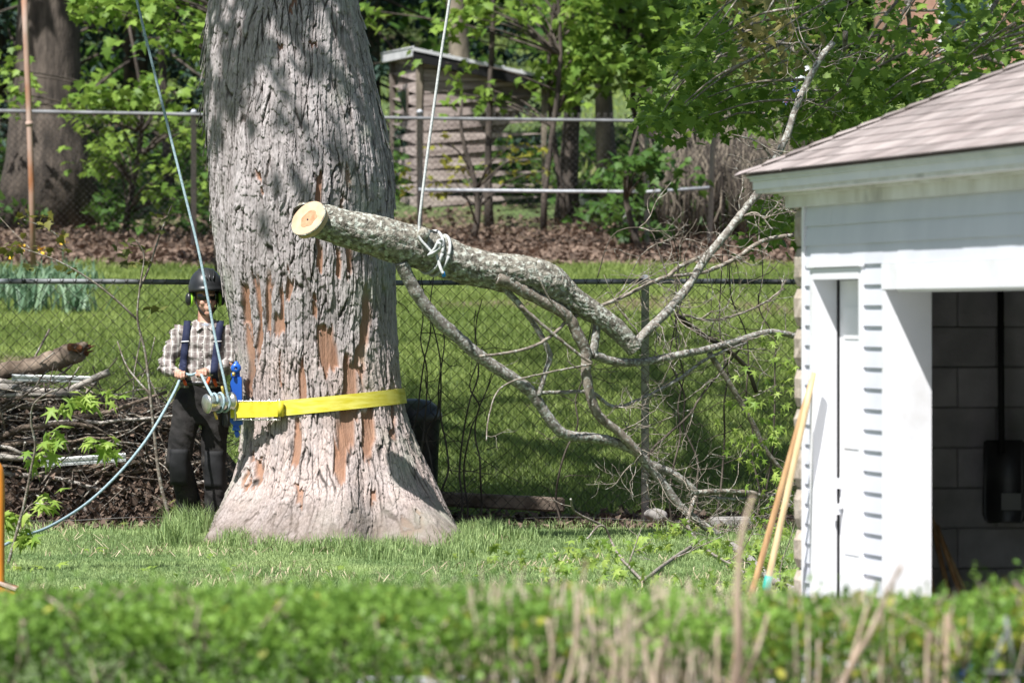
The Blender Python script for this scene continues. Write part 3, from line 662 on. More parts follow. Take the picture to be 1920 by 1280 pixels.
put('dark_wire_mesh', chain(-1.304, 4.4, FY, 0.0, 1.86, 0.098, 0.0027), m_wire_shaded, nf)['kind'] = 'stuff'
for a, b_, mt in ((-5.6, P(22, 0, FY)[0], m_steel), (P(22, 0, FY)[0] - 0.01, 1.05, m_rail_dark), (1.04, 4.4, m_rail_dark)):
    g = G(); xx = np.linspace(a, b_, 12); g.add(*tube(np.stack([xx, 0 * xx + FY + 0.022, 1.868 + 0.006 * np.sin(xx * 1.3)], 1), 0.021, 10)); put('top_rail', g, mt, nf)
pm = post_mesh(1.90, 0.030)
for px in (1210, -60, 600):
    o = bpy.data.objects.new('post', pm); COL.objects.link(o); o.parent = nf; o.location = ((px - 960) / FPX * FY, 0.05, 0.0)
# bottom tension wire
g = G(); xx = np.linspace(-4.4, 4.4, 60); g.add(*tube(np.stack([xx, 0 * xx + FY + 0.006, 0.07 + 0.015 * np.sin(xx * 4)], 1), 0.003, 4)); put('tension_wire', g, m_wire, nf)

BY = 75.0; bz0 = float(gz(0, BY))
bf = thing('back_fence', 'far chain-link fence with pale top and middle rails in front of the old shed', 'fence', (0, BY, bz0))
ztop = P(0, 213, BY)[2]
put('wire_mesh', chain(-7.2, 7.2, BY, bz0, ztop - 0.03, 0.086, 0.0033), m_wire, bf)['kind'] = 'stuff'
def rail(name, pts, r, m, par):
    g = G(); g.add(*tube(pts, r, 8)); return put(name, g, m, par)
rail('top_rail', [P(-60, 207, BY), P(363, 215, BY), P(560, 218, BY)], 0.024, m_farrail, bf)
rail('top_rail', [P(560, 218, BY), P(785, 222, BY), P(1213, 227, BY), P(1330, 222, BY)], 0.022, m_farrail, bf)
rail('middle_rail', [P(785, 356, BY), P(1060, 359, BY), P(1213, 360, BY), P(1330, 352, BY)], 0.025, m_steel, bf)
pm2 = post_mesh(float(ztop - bz0) + 0.03, 0.036)
for px, py in ((363, 214), (787, 222), (1213, 226), (1330, 222), (-40, 208)):
    o = bpy.data.objects.new('post', pm2); COL.objects.link(o); o.parent = bf; q = P(px, py, BY + 0.05); o.location = (q[0], 0.05, 0.0)
    if px == 1330: o.rotation_euler = (0, 0.035, 0)

# ------------------------------------------------------------------ garage
GC = np.array([1.495, 29.0, 0.0]); GU = np.array([0.175, -0.9846, 0.0]); GU /= np.linalg.norm(GU); GV = np.array([-GU[1], GU[0], 0.0])
GB = -0.30
def L3(t, v, z): return GC + t * GU + v * GV + np.array([0, 0, z])
def tpx(px, v=0.0):
    k = (px - 960) / FPX; a = GC + v * GV; return float((k * a[1] - a[0]) / (GU[0] - k * GU[1]))
def zpy(py, t, v=0.0): return float(CAMZ + (HOR - py) * L3(t, v, 0)[1] / FPX)
def gbox(t0, t1, v0, v1, z0, z1):
    return hexa([L3(t, v, z) for z in (z0, z1) for v in (v0, v1) for t in (t0, t1)])
TEND = 6.0; VEND = 5.4
gar = thing('garage', 'small white sided garage with hip roof of faded brown shingles and open door', 'garage', L3(0, 0, GB))
def gput(name, boxes, m, par=None, sm=False):
    g = G()
    for bx_ in boxes: g.add(*bx_)
    return put(name, g, m, par or gar, smooth_=sm)
t_dl, t_dr = tpx(1527), tpx(1624)            # door trim outer edges
t_ol = tpx(1663)                             # garage opening trim outer edge
z_eave = 2.342; z_sof = 2.245; z_fr = 2.169
dh0, dh1 = 1.797, 1.857                      # door head casing
oh0, oh1 = 1.742, 1.866                      # opening header
# structural wall core behind the siding, with two openings
WC = 0.035; WT = 0.20
t_d0, t_d1 = t_dl + 0.07, t_dr - 0.06
t_o0 = t_ol + 0.06; t_o1 = TEND - 0.5
gput('front_wall', [gbox(-0.06, t_d0 - .0205, WC, WT, GB, 2.2), gbox(t_d0 - .0205, t_d1 + .0205, WC, WT, dh0 + .0205, 2.2), gbox(t_d1 + .0205, t_o0 - .0205, WC, WT, GB, 2.2), gbox(t_o0 - .0205, t_o1 + .0205, WC, WT, oh0 + .01, 2.2), gbox(t_o1 + .0205, TEND, WC, WT, GB, 2.2)], m_block_in)
# siding boards
z = z_fr; k = 0; CH = 0.1005
def sid(t0, t1, zt, zb, name='siding_board'):
    V = [L3(t, v, q) for q, vs in ((zb, (-0.016, 0.034)), (zt, (-0.002, 0.034))) for v in vs for t in (t0, t1)]
    g = G(); g.add(np.array(V), _BF); return put(name, g, m_siding, gar, smooth_=False)
t_c = 0.045
while z > GB + 0.02:
    zb = max(z - CH, GB)
    if zb > oh1 - 0.02 and zb > dh1 - 0.02:
        if k == 0: sid(t_c, 0.62, z, zb); sid(0.624, TEND, z, zb)
        else: sid(t_c, TEND, z, zb)
    elif zb > dh1 - 0.1:
        sid(t_c, t_dl, z, zb); sid(t_dr, t_ol, z, zb)
        if z > dh1 + .012: sid(t_dl + .001, t_dr - .001, z, dh1 + .008)
        if z > oh1 + .012: sid(t_ol + .001, TEND, z, oh1 + .008)
    else:
        sid(t_c, t_dl, z, zb); sid(t_dr, t_ol, z, zb); sid(t_o1 + 0.08, TEND, z, zb)
    z -= CH; k += 1
gput('corner_board', [gbox(0.0, t_c - 0.003, -0.020, 0.034, GB, z_fr)], m_white)
# door surround, door leaf
gput('door_casing', [gbox(t_dl - .0, t_d0, -0.024, 0.034, GB, dh1), gbox(t_d1, t_dr, -0.024, 0.034, GB, dh1)], m_white)
gput('door_head', [gbox(t_d0 + .002, t_d1 - .002, -0.026, 0.034, dh0, dh1 - .004), gbox(t_dl - 0.02, t_dr + 0.01, -0.040, 0.034, dh1, dh1 + 0.014)], m_white)
gput('door_jamb', [gbox(t_d0 - .02, t_d0, 0.034, 0.122, GB, dh0), gbox(t_d1, t_d1 + .02, 0.034, 0.122, GB, dh0), gbox(t_d0, t_d1, 0.034, 0.122, dh0, dh0 + .02)], m_white)
gput('gap_shade_strip', [gbox(t_d0 + .001, t_d0 + .013, 0.100, 0.111, GB, dh0 - .002)], m_dark)  # dark strip added to stand in for shade in the jamb gap
door = gput('door', [gbox(t_d0 + .012, t_d1, 0.112, 0.15, GB + .01, dh0 - .004)], m_white)
dw = t_d1 - t_d0
for zi, (za, zb) in enumerate(((1.50, 1.66), (0.95, 1.38), (0.42, 0.83), (-0.1, 0.30))):
    for s0, s1 in ((0.12, 0.46), (0.54, 0.88)):
        a, c = t_d0 + dw * s0, t_d0 + dw * s1
        gput('raised_panel', [gbox(a, c, 0.107, 0.1125, za, zb)], m_white, door)
zl = zpy(952, t_d0, 0.1)
gput('latch', [gbox(t_d0 - .05, t_d0 + .10, 0.085, 0.108, zl, zl + .022), gbox(t_d0 + .03, t_d0 + .08, 0.06, 0.108, zl - .03, zl)], m_white, door)
gput('hinge', [gbox(t_d0 + .01, t_d0 + .06, 0.09, 0.1115, zl + .10, zl + .15)], m_white, door)
# garage opening
gput('opening_casing', [gbox(t_ol, t_o0, -0.024, 0.034, GB, oh0)], m_white); gput('opening_casing', [gbox(t_o1, t_o1 + .08, -0.024, 0.034, GB, oh0)], m_white)
gput('opening_header', [gbox(t_ol - .003, t_o1 + .08, -0.027, 0.034, oh0, oh1)], m_white)
gput('opening_jamb', [gbox(t_o0 - .02, t_o0 + .001, 0.034, 0.205, GB, oh0), gbox(t_o1 - .001, t_o1 + .02, 0.034, 0.205, GB, oh0), gbox(t_o0, t_o1, 0.034, 0.205, oh0 - .012, oh0 + .009)], m_white)
# exposed rock-face blocks at the far corner
def rockblock(t0, t1, v0, v1, z0, z1, seed, bulge=0.028, m=m_block, nm='block'):
    n = 5; r = np.random.default_rng(seed); V = []; 
    tt = np.linspace(t0, t1, n); zz = np.linspace(z0, z1, n)
    for q in zz:
        for s in tt:
            u = min(s - t0, t1 - s) / (t1 - t0) * 2; w = min(q - z0, z1 - q) / (z1 - z0) * 2
            V.append(L3(s, v0 - bulge * min(1, 2.2 * min(1, max(0, min(u + .25, w)))) * (0.75 + 0.5 * r.random()) * (1 if w > 0 else 0.0), q))
    for q in zz:
        for s in tt: V.append(L3(s, v1, q))
    F = []; N2 = n * n
    for a in range(n - 1):
        for c in range(n - 1):
            i0 = a * n + c; F += [[i0, i0 + 1, i0 + n + 1, i0 + n], [N2 + i0, N2 + i0 + n, N2 + i0 + n + 1, N2 + i0 + 1]]
    for a in range(n - 1):
        F += [[a, N2 + a, N2 + a + 1, a + 1], [N2 - n + a, N2 - n + a + 1, 2 * N2 - n + a + 1, 2 * N2 - n + a]]
        F += [[a * n, (a + 1) * n, N2 + (a + 1) * n, N2 + a * n], [a * n + n - 1, N2 + a * n + n - 1, N2 + (a + 1) * n + n - 1, (a + 1) * n + n - 1]]
    g = G(); g.add(np.array(V), np.array(F)); return put(nm, g, m, gar, smooth_=False)
zb = GB; q = 0; BH = 0.206
cw = gput('corner_wall', [gbox(-0.262, -0.008, 0.030, 0.19, GB, 2.17)], m_mortar)
while zb < 2.15:
    rockblock(-0.27, -0.010, 0.020, 0.16, zb + .005, min(zb + BH - .007, 2.168), q + 1); zb += BH; q += 1
# far, rear and near walls of block, the far one seen from inside
gput('side_wall', [gbox(-0.26, -0.085, 0.19, VEND, GB, 2.2), gbox(TEND - .2, TEND, 0.2, VEND, GB, 2.2), gbox(-0.26, TEND, VEND - .001, VEND + .2, GB, 2.2)], m_mortar)
bm_ = None
for row in range(12):
    z0 = GB + row * 0.2065
    for c_ in range(-1, 8):
        v0 = 0.21 + c_ * 0.405 + (0.2 if row % 2 else 0.0); v1 = v0 + 0.398
        v0, v1 = max(v0, 0.205), min(v1, VEND - .01)
        if v1 - v0 < 0.03: continue
        g = G(); g.add(*bevbox((L3(-0.065, (v0 + v1) / 2, z0 + .1033)), (0.05, v1 - v0 + .003, 0.2035 - .001 * ((row * 7 + c_ * 3) % 3)), np.stack([GU, GV, [0, 0, 1]], 1), 0.006))
        put('inner_block', g, m_block_in, gar, smooth_=False)
gput('floor_slab', [gbox(-0.1, TEND - .2, 0.0, VEND, GB - .05, GB + .006)], m_stone)
# eaves: frieze, soffit, crown, fascia, drip edge; along the front and round the far end
OV, TE = 0.20, -0.54
def eave(name, v0, v1, z0, z1, m, t0):
    """one run along the front and one across the far end, mitred"""
    g = G(); g.add(*gbox(t0, TEND + .2, v0, v1, z0, z1)); e = v0 + 0.0
    g.add(*gbox(t0, t0 + (v1 - v0), v1 + .0005, VEND, z0, z1)); return put(name, g, m, gar, smooth_=False)
eave('frieze_board', -0.034, 0.030, z_fr, z_fr + .062, m_trim_old, -0.315)
eave('bed_moulding', -0.060, 0.030, z_fr + .0625, z_sof, m_trim_old, -0.345)
eave('soffit', -0.155, 0.030, z_sof + .0005, z_sof + .020, m_trim_old, -0.48)
eave('fascia', -0.165, -0.12, z_sof + .0205, z_sof + .062, m_white, -0.49)
eave('crown_moulding', -0.178, -0.10, z_sof + .0625, z_sof + .080, m_trim_green, -0.505)
eave('drip_edge', -OV + .008, -0.09, z_sof + .0805, z_eave - .008, m_trim_green, TE + .012)
# roof planes
PIT = 0.45; MIDV = VEND / 2; TL, TR = TE, TEND + .25; VF, VB = -OV, VEND + OV
hv = (VB - VF) / 2; zr = z_eave + PIT * hv
e0, e1, e2, e3 = L3(TL, VF, z_eave - .006), L3(TR, VF, z_eave - .006), L3(TR, VB, z_eave - .006), L3(TL, VB, z_eave - .006)
r0, r1 = L3(TL + hv, VF + hv, zr - .006), L3(TR - hv, VF + hv, zr - .006)
g = G(); g.add(np.array([e0, e1, e2, e3, r0, r1]), [np.array([[0, 1, 5, 4], [2, 3, 4, 5], [0, 3, 2, 1]]), np.array([[1, 2, 5], [3, 0, 4]])])
roof = put('roof', g, m_shingle, gar, smooth_=False)
sl = math.hypot(1, PIT); EXP = 0.127 / sl; nr = 0; TAB = 0.305
rs = np.random.default_rng(2); gst = G(); cnt = 0
m_edge = M('shingle_butt', (0.06, 0.05, 0.045), rough=1.0)  # dark butt faces stand in for the shadow line under each course
def shingle(t0, t1, v, w0, th=0.008):
    z0 = z_eave + PIT * (v - VF)
    V = []
    for up in (0.0, th):
        for vv in (v, v + EXP * 1.06):
            lift = up + (0.0035 if vv == v else 0.0)
            for t in (t0, t1): V.append(L3(t, vv - (0.010 if (vv == v and w0) else 0), z_eave + PIT * (vv - VF) + lift))
    return np.array(V), _BF
rows = int(hv / EXP)
for row in range(rows):
    v = VF + row * EXP; lo = TL + (v - VF) - 0.0; hi = min(TR - (v - VF), TR)
    t = lo - (0.5 * TAB if row % 2 else 0.0) - rs.random() * .05
    while t < hi:
        a, c = max(t, lo), min(t + TAB - .004, hi)
        if c - a > 0.02:
            sv = shingle(a, c, v + rs.normal(0, .0015), row == 0)
            if row < 13 and a < 5.2 and cnt < 290:
                g = G(); g.add(*sv); so = put('shingle', g, m_shingle, roof, smooth_=False); so.data.materials.append(m_edge); so.data.polygons[2].material_index = 1; cnt += 1
            else: gst.add(*sv)
        t += TAB
put('shingles_beyond', gst, m_shingle, roof, smooth_=False)['kind'] = 'stuff'
# hip caps
hd = L3(TL + 1, VF + 1, z_eave + PIT) - L3(TL, VF, z_eave)
hl = np.linalg.norm(hd); hu = hd / hl; n = int(hl * hv / 0.15)
sn1 = -GV * PIT + np.array([0, 0, 1.0]); sn2 = -GU * PIT + np.array([0, 0, 1.0])
for q in range(n):
    p0 = L3(TL, VF, z_eave + .008) + hu * (q * 0.15 - (0.03 if q == 0 else 0)); p1 = p0 + hu * 0.175; lift = np.array([0, 0, 0.010])
    wa = (GU + 0) * 0.10; wb = (GV + 0) * 0.10
    def sidept(p, w):     # slide off the hip along the slope
        d = w / np.linalg.norm(w); return p + d * 0.10 - hu * 0.065
    V = []
    for dz in (0.0, 0.007):
        for p, l in ((p0, lift), (p1, 0 * lift)):
            V += [sidept(p, GU) + l + [0, 0, dz], p + l + [0, 0, dz + .004], sidept(p, GV) + l + [0, 0, dz]]
    V = np.array(V); F = np.array([[0, 1, 4, 3], [1, 2, 5, 4], [6, 9, 10, 7], [7, 10, 11, 8], [0, 6, 7, 1], [1, 7, 8, 2], [3, 4, 10, 9], [4, 5, 11, 10], [0, 3, 9, 6], [2, 8, 11, 5]])
    g = G(); g.add(V, F); hc_ = put('hip_cap', g, m_shingle, roof, smooth_=False); hc_.data.materials.append(m_edge)
    for pi in (4, 5, 8, 9): hc_.data.polygons[pi].material_index = 1

# tool handles leaning on the wall
def pole(name, a, b_, r, m, label, cap=None, capm=None, group=None, fork=False):
    lo = a if a[2] < b_[2] else b_
    o = thing(name, label, 'tool handle', lo, group)
    g = G(); n = 9; t = np.linspace(0, 1, n)[:, None]; pts = np.asarray(a) * (1 - t) + np.asarray(b_) * t
    g.add(*tube(pts, np.array([r * 0.75] + [r] * (n - 2) + [r * .9]), 10)); put('shaft', g, m, o)
    if cap is not None:
        d = (np.asarray(a) - np.asarray(b_)); d /= np.linalg.norm(d); e = cap
        g = G(); g.add(*lathe([(0.001, 0), (r * 1.05, 0.0), (r * 1.35, .02), (r * 1.3, .075), (0.001, .08)], 12, e, e + d)); put('ferrule', g, capm, o)
    return o
w1 = L3(tpx(1528, -0.03), -0.034, zpy(697, 0.2)); w2 = L3(tpx(1526, -0.03) - .05, -0.03, zpy(712, 0.2))
f1_ = P(1359, 1294, 28.75); f2_ = P(1394, 1296, 28.55)
pole('rake_handle', w2, f1_, 0.0165, m_wood, 'tan wooden tool handle leaning on the garage corner, darker of the pair')
pole('broom_handle', w1, f2_, 0.0165, m_wood2, 'pale wooden tool handle with teal ferrule leaning on the garage corner', f2_ + (w1 - f2_) * 0.315, m_teal)
# inside the garage: hanging shovel, leaning handles
sh = thing('shovel', 'dark scoop shovel hanging on the inner block wall of the garage', 'shovel', P(1877, 975, 28.95))
g = G(); g.add(*tube([P(1876, 520, 28.9), P(1877, 700, 28.9), P(1878, 850, 28.88)], 0.017, 8)); put('shaft', g, m_dark, sh)
g = G(); c0 = P(1882, 900, 28.9); hw = 0.108
rows_ = []
for zz, ww, dp in ((0.205, 0.09, 0.0), (0.195, 0.105, .012), (0.0, 0.11, .02), (-0.17, 0.112, .025), (-0.205, 0.10, .03), (-0.215, .085, .03)):
    a = np.linspace(-1, 1, 9); rows_.append(np.stack([c0[0] + a * ww, c0[1] - .02 - dp + 0.035 * (1 - a ** 2), 0 * a + c0[2] + zz], 1))
R_ = np.array(rows_); Vf = R_.reshape(-1, 3); Vb = Vf + [0, 0.006, 0]; F = []
for a in range(5):
    for c in range(8):
        i0 = a * 9 + c; F += [[i0, i0 + 9, i0 + 10, i0 + 1], [54 + i0, 54 + i0 + 1, 54 + i0 + 10, 54 + i0 + 9]]
for c in range(8): F += [[c, c + 1, 54 + c + 1, 54 + c], [45 + c + 1, 45 + c, 99 + c, 99 + c + 1]]
for a in range(5): F += [[a * 9, 54 + a * 9, 63 + a * 9, 9 + a * 9], [a * 9 + 8, a * 9 + 17, 71 + a * 9, 62 + a * 9]]
g.add(np.concatenate([Vf, Vb]), np.array(F)); put('blade', g, m_black, sh)
m_sticker = M('grey_sticker', (0.20, 0.21, 0.21), rough=0.6)
g = G(); g.add(*box(P(1896, 940, 28.845), (0.10, 0.003, 0.085))); put('sticker', g, m_sticker, sh, smooth_=False)
pole('garden_handle', P(1742, 955, 28.55), P(1829, 1321, 27.9), 0.014, m_wood, 'brown wooden handle leaning inside the garage, leftmost at its foot')
for q, (xa, ya, xb, yb, mt, lab) in enumerate(((1744, 965, 1907, 1323, m_wood2, 'pale wooden handle leaning just inside the garage opening'), (1757, 985, 1873, 1323, m_wood, 'thin dark wooden handle between two paler ones in the garage'), (1738, 1040, 1781, 1323, m_wood, 'short brown handle upright against the garage jamb'))):
    pole('garden_handle', P(xa, ya, 28.4 - .1 * q), P(xb, yb, 27.8 - .05 * q), 0.013, mt, lab)

# ------------------------------------------------------------------ the cut branch hanging in the rope
def zy(px): return 40.45 + (np.asarray(px, float) - 560) * 0.0016       # recedes a little to the right
def pl(pts, dy=0.0): return np.array([P(x, y, float(zy(x)) + dy) for x, y in pts])
S_ = FPX / 41.0
br = thing('cut_branch', 'freshly sawn lichened tree branch hanging level in a grey rope before the trunk', 'branch', P(800, 470, 40.8))
ax = [(556, 405, 27), (600, 413, 29.5), (650, 428, 33), (700, 440, 36.5), (750, 456, 38), (790, 466, 38), (840, 486, 35), (880, 500, 32), (930, 510, 33), (975, 514, 34), (1010, 522, 34), (1035, 534, 33), (1058, 550, 26), (1080, 566, 22), (1110, 584, 20), (1150, 612, 18.5), (1175, 636, 17), (1191, 656, 15.5)]
A_ = spline(np.array([[*P(x, y, float(zy(x))), r / S_] for x, y, r in ax]), 14)
pts, rad = A_[:, :3], A_[:, 3]; n = 72
t_, U_, W_ = frames(pts); a = np.arange(n) * 2 * np.pi / n
sl_ = np.concatenate([[0], np.cumsum(np.linalg.norm(np.diff(pts, axis=0), axis=1))])
SS, AA = np.meshgrid(sl_, a, indexing='ij')
arc = AA * 0.14; c_, s__ = np.cos(AA), np.sin(AA)
wq = worley(np.stack([arc / 0.028 + 0.8 * fbm(SS * 9, arc * 30, 2, 4)])[0], SS / 0.075 + 0.8 * fbm(SS * 12, arc * 12, 2, 6), 4)
d_ = 0.012 * smooth(0, 0.25, wq[1] - wq[0]) + 0.008 * wq[2] + 0.02 * (fbm(SS * 5, arc * 14, 3, 8) - 0.5)
d_ = d_ * np.interp(SS, [0, 2.0, 2.6], [1, 1, .6]) * smooth(0, 0.03, SS)
Rr = rad[:, None] + d_ - 0.008
V = pts[:, None] + Rr[..., None] * (c_[..., None] * U_[:, None] + s__[..., None] * W_[:, None])
fc2 = P(577, 409, 40.40); fn = np.array([-0.47, -0.74, 0.47]); fn /= np.linalg.norm(fn); e1_ = np.array([0.707, 0, 0.707]); e2_ = np.cross(fn, e1_)
dist = (V - fc2) @ fn; tv = t_[:, None]; V = np.where((dist > -0.004)[..., None] & (SS < .5)[..., None], V - tv * ((dist + 0.004) / (tv @ fn))[..., None], V)
m_ = len(pts); i = np.arange(m_ - 1)[:, None] * n; j = np.arange(n)[None]; k = (j + 1) % n
Q = np.stack([i + j, i + k, i + n + k, i + n + j], -1).reshape(-1, 4)
Vf = np.concatenate([V.reshape(-1, 3), pts[-1:]]); T_ = np.stack([(m_ - 1) * n + np.arange(n), (m_ - 1) * n + (np.arange(n) + 1) % n, np.full(n, m_ * n)], 1)
g = G(); g.add(Vf, [Q, T_]); put('log', g, m_rough_log, br)
# sawn face: seen obliquely, bark rim, pale sapwood, darker heart
fc = pts[0]; nrm = -t_[0]; tow = np.array([0, -1.0, 0]); pass
def disc(c, r1, r2, dd, m, name, par, wob=0.03):
    aa = np.arange(40) * 2 * np.pi / 40; w = 1 + wob * (vnoise(aa * 2, aa * 0 + 3) - .5) * 2
    ring = c + fn * dd + (np.cos(aa) * r1 * w)[:, None] * e1_ + (np.sin(aa) * r2 * w)[:, None] * e2_
    V = np.concatenate([[c + fn * dd], ring, ring - fn * 0.06]); F3 = np.array([[0, 1 + q, 1 + (q + 1) % 40] for q in range(40)]); F4 = np.array([[1 + q, 41 + q, 41 + (q + 1) % 40, 1 + (q + 1) % 40] for q in range(40)])
    g = G(); g.add(V, [F3, F4]); return put(name, g, m, par, smooth_=False)
face = disc(fc2, 0.140, 0.122, 0.0, m_cutwood, 'sawn_face', br)
disc(fc2 + e2_ * -.012, 0.072, 0.055, 0.002, m_heart, 'heartwood', face, 0.12)
disc(fc2 + e2_ * -.012 - e1_ * .008, 0.007, 0.008, 0.004, m_dark, 'pith', face)
g = G(); aa = np.arange(41) * 2 * np.pi / 40; g.add(*tube(fc2 - fn * .01 + (np.cos(aa) * .139)[:, None] * e1_ + (np.sin(aa) * .121)[:, None] * e2_, 0.008, 7)); put('bark_rim', g, m_rough_log, face)
# knot stub by the rope
g = G(); g.add(*tube([P(788, 452, 40.72), P(793, 440, 40.66), P(797, 434, 40.63)], [0.055, 0.046, 0.040], 12, True)); put('stub', g, m_rough_log, br)
# side branches traced in order: pixel path, radii in pixels, depth offset along the path
BR = [([(752, 492), (765, 520), (785, 555), (812, 590), (850, 625), (900, 668), (950, 702), (988, 728), (1008, 752), (1030, 785), (1050, 808), (1075, 818), (1110, 820), (1150, 828), (1190, 845), (1215, 868), (1255, 885), (1285, 905), (1305, 925)], 15, 9, -.05, .15, m_lichen),
      ([(1195, 848), (1215, 872), (1245, 908), (1275, 948), (1310, 978), (1350, 1005), (1400, 1042), (1440, 1080), (1500, 1112)], 10, 7, .12, .1, m_lichen),
      ([(1303, 924), (1350, 921), (1410, 924), (1455, 938), (1500, 956)], 6.5, 5, .15, .35, m_twig),
      ([(1330, 932), (1370, 935), (1420, 932), (1450, 928)], 4.5, 3, .2, .3, m_lichen),
      ([(1305, 926), (1296, 952), (1289, 985), (1304, 1016), (1262, 1046), (1205, 1088)], 5, 3.5, .15, -.25, m_twig),
      ([(1304, 1016), (1340, 1040), (1395, 1072)], 3.2, 2, -.1, -.1, m_twig),
      ([(930, 520), (965, 535), (1000, 555), (1040, 576), (1066, 596), (1084, 628), (1099, 662), (1099, 700), (1108, 745), (1124, 780), (1160, 810), (1200, 850)], 15, 9, -.1, .05, m_twig),
      ([(936, 530), (975, 572), (1000, 605), (1020, 640), (1031, 668), (1022, 700), (1010, 742)], 7, 5.5, -.05, .0, m_lichen),
      ([(975, 572), (1012, 605), (1052, 638), (1090, 668), (1110, 680)], 4.0, 3, -.08, -.1, m_twig),
      ([(900, 668), (960, 660), (1010, 645), (1045, 620), (1066, 600), (1110, 580), (1165, 558), (1215, 533), (1252, 519), (1320, 510), (1375, 487), (1430, 452), (1487, 441)], 3.2, 5.0, -.15, .25, m_twig),
      ([(1252, 519), (1275, 500), (1330, 470), (1380, 412), (1420, 360)], 4.5, 4, .1, .3, m_twig),
      ([(1188, 650), (1212, 622), (1250, 585), (1288, 540), (1318, 492), (1360, 440), (1400, 388), (1428, 352), (1447, 312), (1475, 255), (1497, 190), (1535, 115), (1562, 80)], 10.5, 7, .0, .5, m_lichen),
      ([(1120, 590), (1117, 630), (1112, 668)], 10, 9, .0, .0, m_lichen),
      ([(1112, 664), (1150, 677), (1200, 679), (1260, 668), (1320, 656), (1380, 640), (1440, 622), (1495, 630)], 10, 6.5, .0, .3, m_lichen),
      ([(1012, 736), (1060, 735), (1110, 736), (1150, 762), (1200, 748), (1270, 712), (1330, 670), (1400, 642)], 4.5, 3.0, .1, .2, m_lichen),
      ([(1268, 590), (1310, 622), (1358, 652), (1400, 690), (1418, 735)], 6, 4.5, .2, .5, m_twig_dark),
      ([(1330, 662), (1370, 722), (1410, 790), (1440, 850), (1495, 915)], 6.5, 5, .2, .4, m_twig),
      ([(1110, 682), (1060, 692), (1010, 702), (960, 715), (930, 738), (915, 790), (912, 826)], 2.4, 1.4, -.1, -.3, m_twig),
      ([(1447, 300), (1425, 268), (1372, 252)], 3, 1.6, .4, .3, m_twig), ([(1535, 115), (1500, 80), (1470, 96)], 3.0, 1.6, .45, .5, m_twig),
      ([(1215, 868), (1225, 840), (1290, 780), (1320, 735), (1400, 640)], 3, 2, .1, .3, m_twig_dark),
      ([(1280, 590), (1340, 600), (1420, 575), (1470, 540)], 3.0, 2, .1, .3, m_twig),
      ([(1130, 985), (1080, 960), (1070, 935)], 3, 2, -.3, -.5, m_twig), ([(1205, 1088), (1160, 1040), (1130, 985), (1100, 1010)], 3, 2, -.25, -.4, m_twig),
      ([(1395, 405), (1420, 400), (1450, 432)], 3.0, 1.6, .2, .1, m_twig), ([(1060, 596), (1030, 560), (1010, 520)], 3, 2, -.3, -.35, m_twig),
      ([(1252, 519), (1238, 480), (1215, 430), (1150, 440), (1120, 520)], 1.8, 1.2, .1, .4, m_twig_dark)]
ends = []
for path, ra, rb, d0, d1, mt in BR:
    sp_ = spline(np.array(path, float), 7); n = len(sp_); dd = np.linspace(d0, d1, n)
    p3 = np.array([P(q[0], q[1], min(float(zy(q[0])) + w, 1.66 * FPX / max(q[1] - HOR, 1.0))) for q, w in zip(sp_, dd)])
    p3 += RNG.normal(0, 0.0012, p3.shape); rr = 0.88 * np.linspace(ra, rb, n) / S_ * (1 + 0.04 * RNG.normal(0, 1, n))
    g = G(); g.add(*tube(p3, np.maximum(rr, 0.003), 10)); put('side_branch', g, mt, br); ends.append(p3)
# fine twigs grown off the side branches
tr = np.random.default_rng(31); gt = G(); tips = []
def twig(g, p, d, ln, r, rng, depth=2):
    n = 7; q = [p]; d = d / np.linalg.norm(d)
    for s in range(n):
        d = d + rng.normal(0, 0.22, 3) + np.array([0, 0, 0.03]); d /= np.linalg.norm(d); q.append(q[-1] + d * ln / n)
    g.add(*tube(np.array(q), np.linspace(r, r * 0.35, n + 1), 5)); tips.append(q[-1])
    if depth:
        for s in (2, 4, 5):
            if rng.random() < 0.75: twig(g, q[s], d + rng.normal(0, 0.8, 3), ln * 0.55, r * 0.6, rng, depth - 1)
for p3 in ends:
    for q in p3[4::6]:
        for _rep in (0, 1):
          if q[0] > P(1150, 0, 41)[0] and tr.random() < 0.85:
            dv = tr.normal(0, 1, 3) * np.array([1, .5, .8]) + np.array([0.5, 0.1, 0.0])
            twig(gt, q, dv, tr.uniform(0.2, 0.6), tr.uniform(0.003, 0.006), tr)
          elif tr.random() < 0.16: twig(gt, q, tr.normal(0, 1, 3), tr.uniform(0.1, 0.3), 0.003, tr, 1)
put('twigs', gt, m_twig, br)['kind'] = 'stuff'
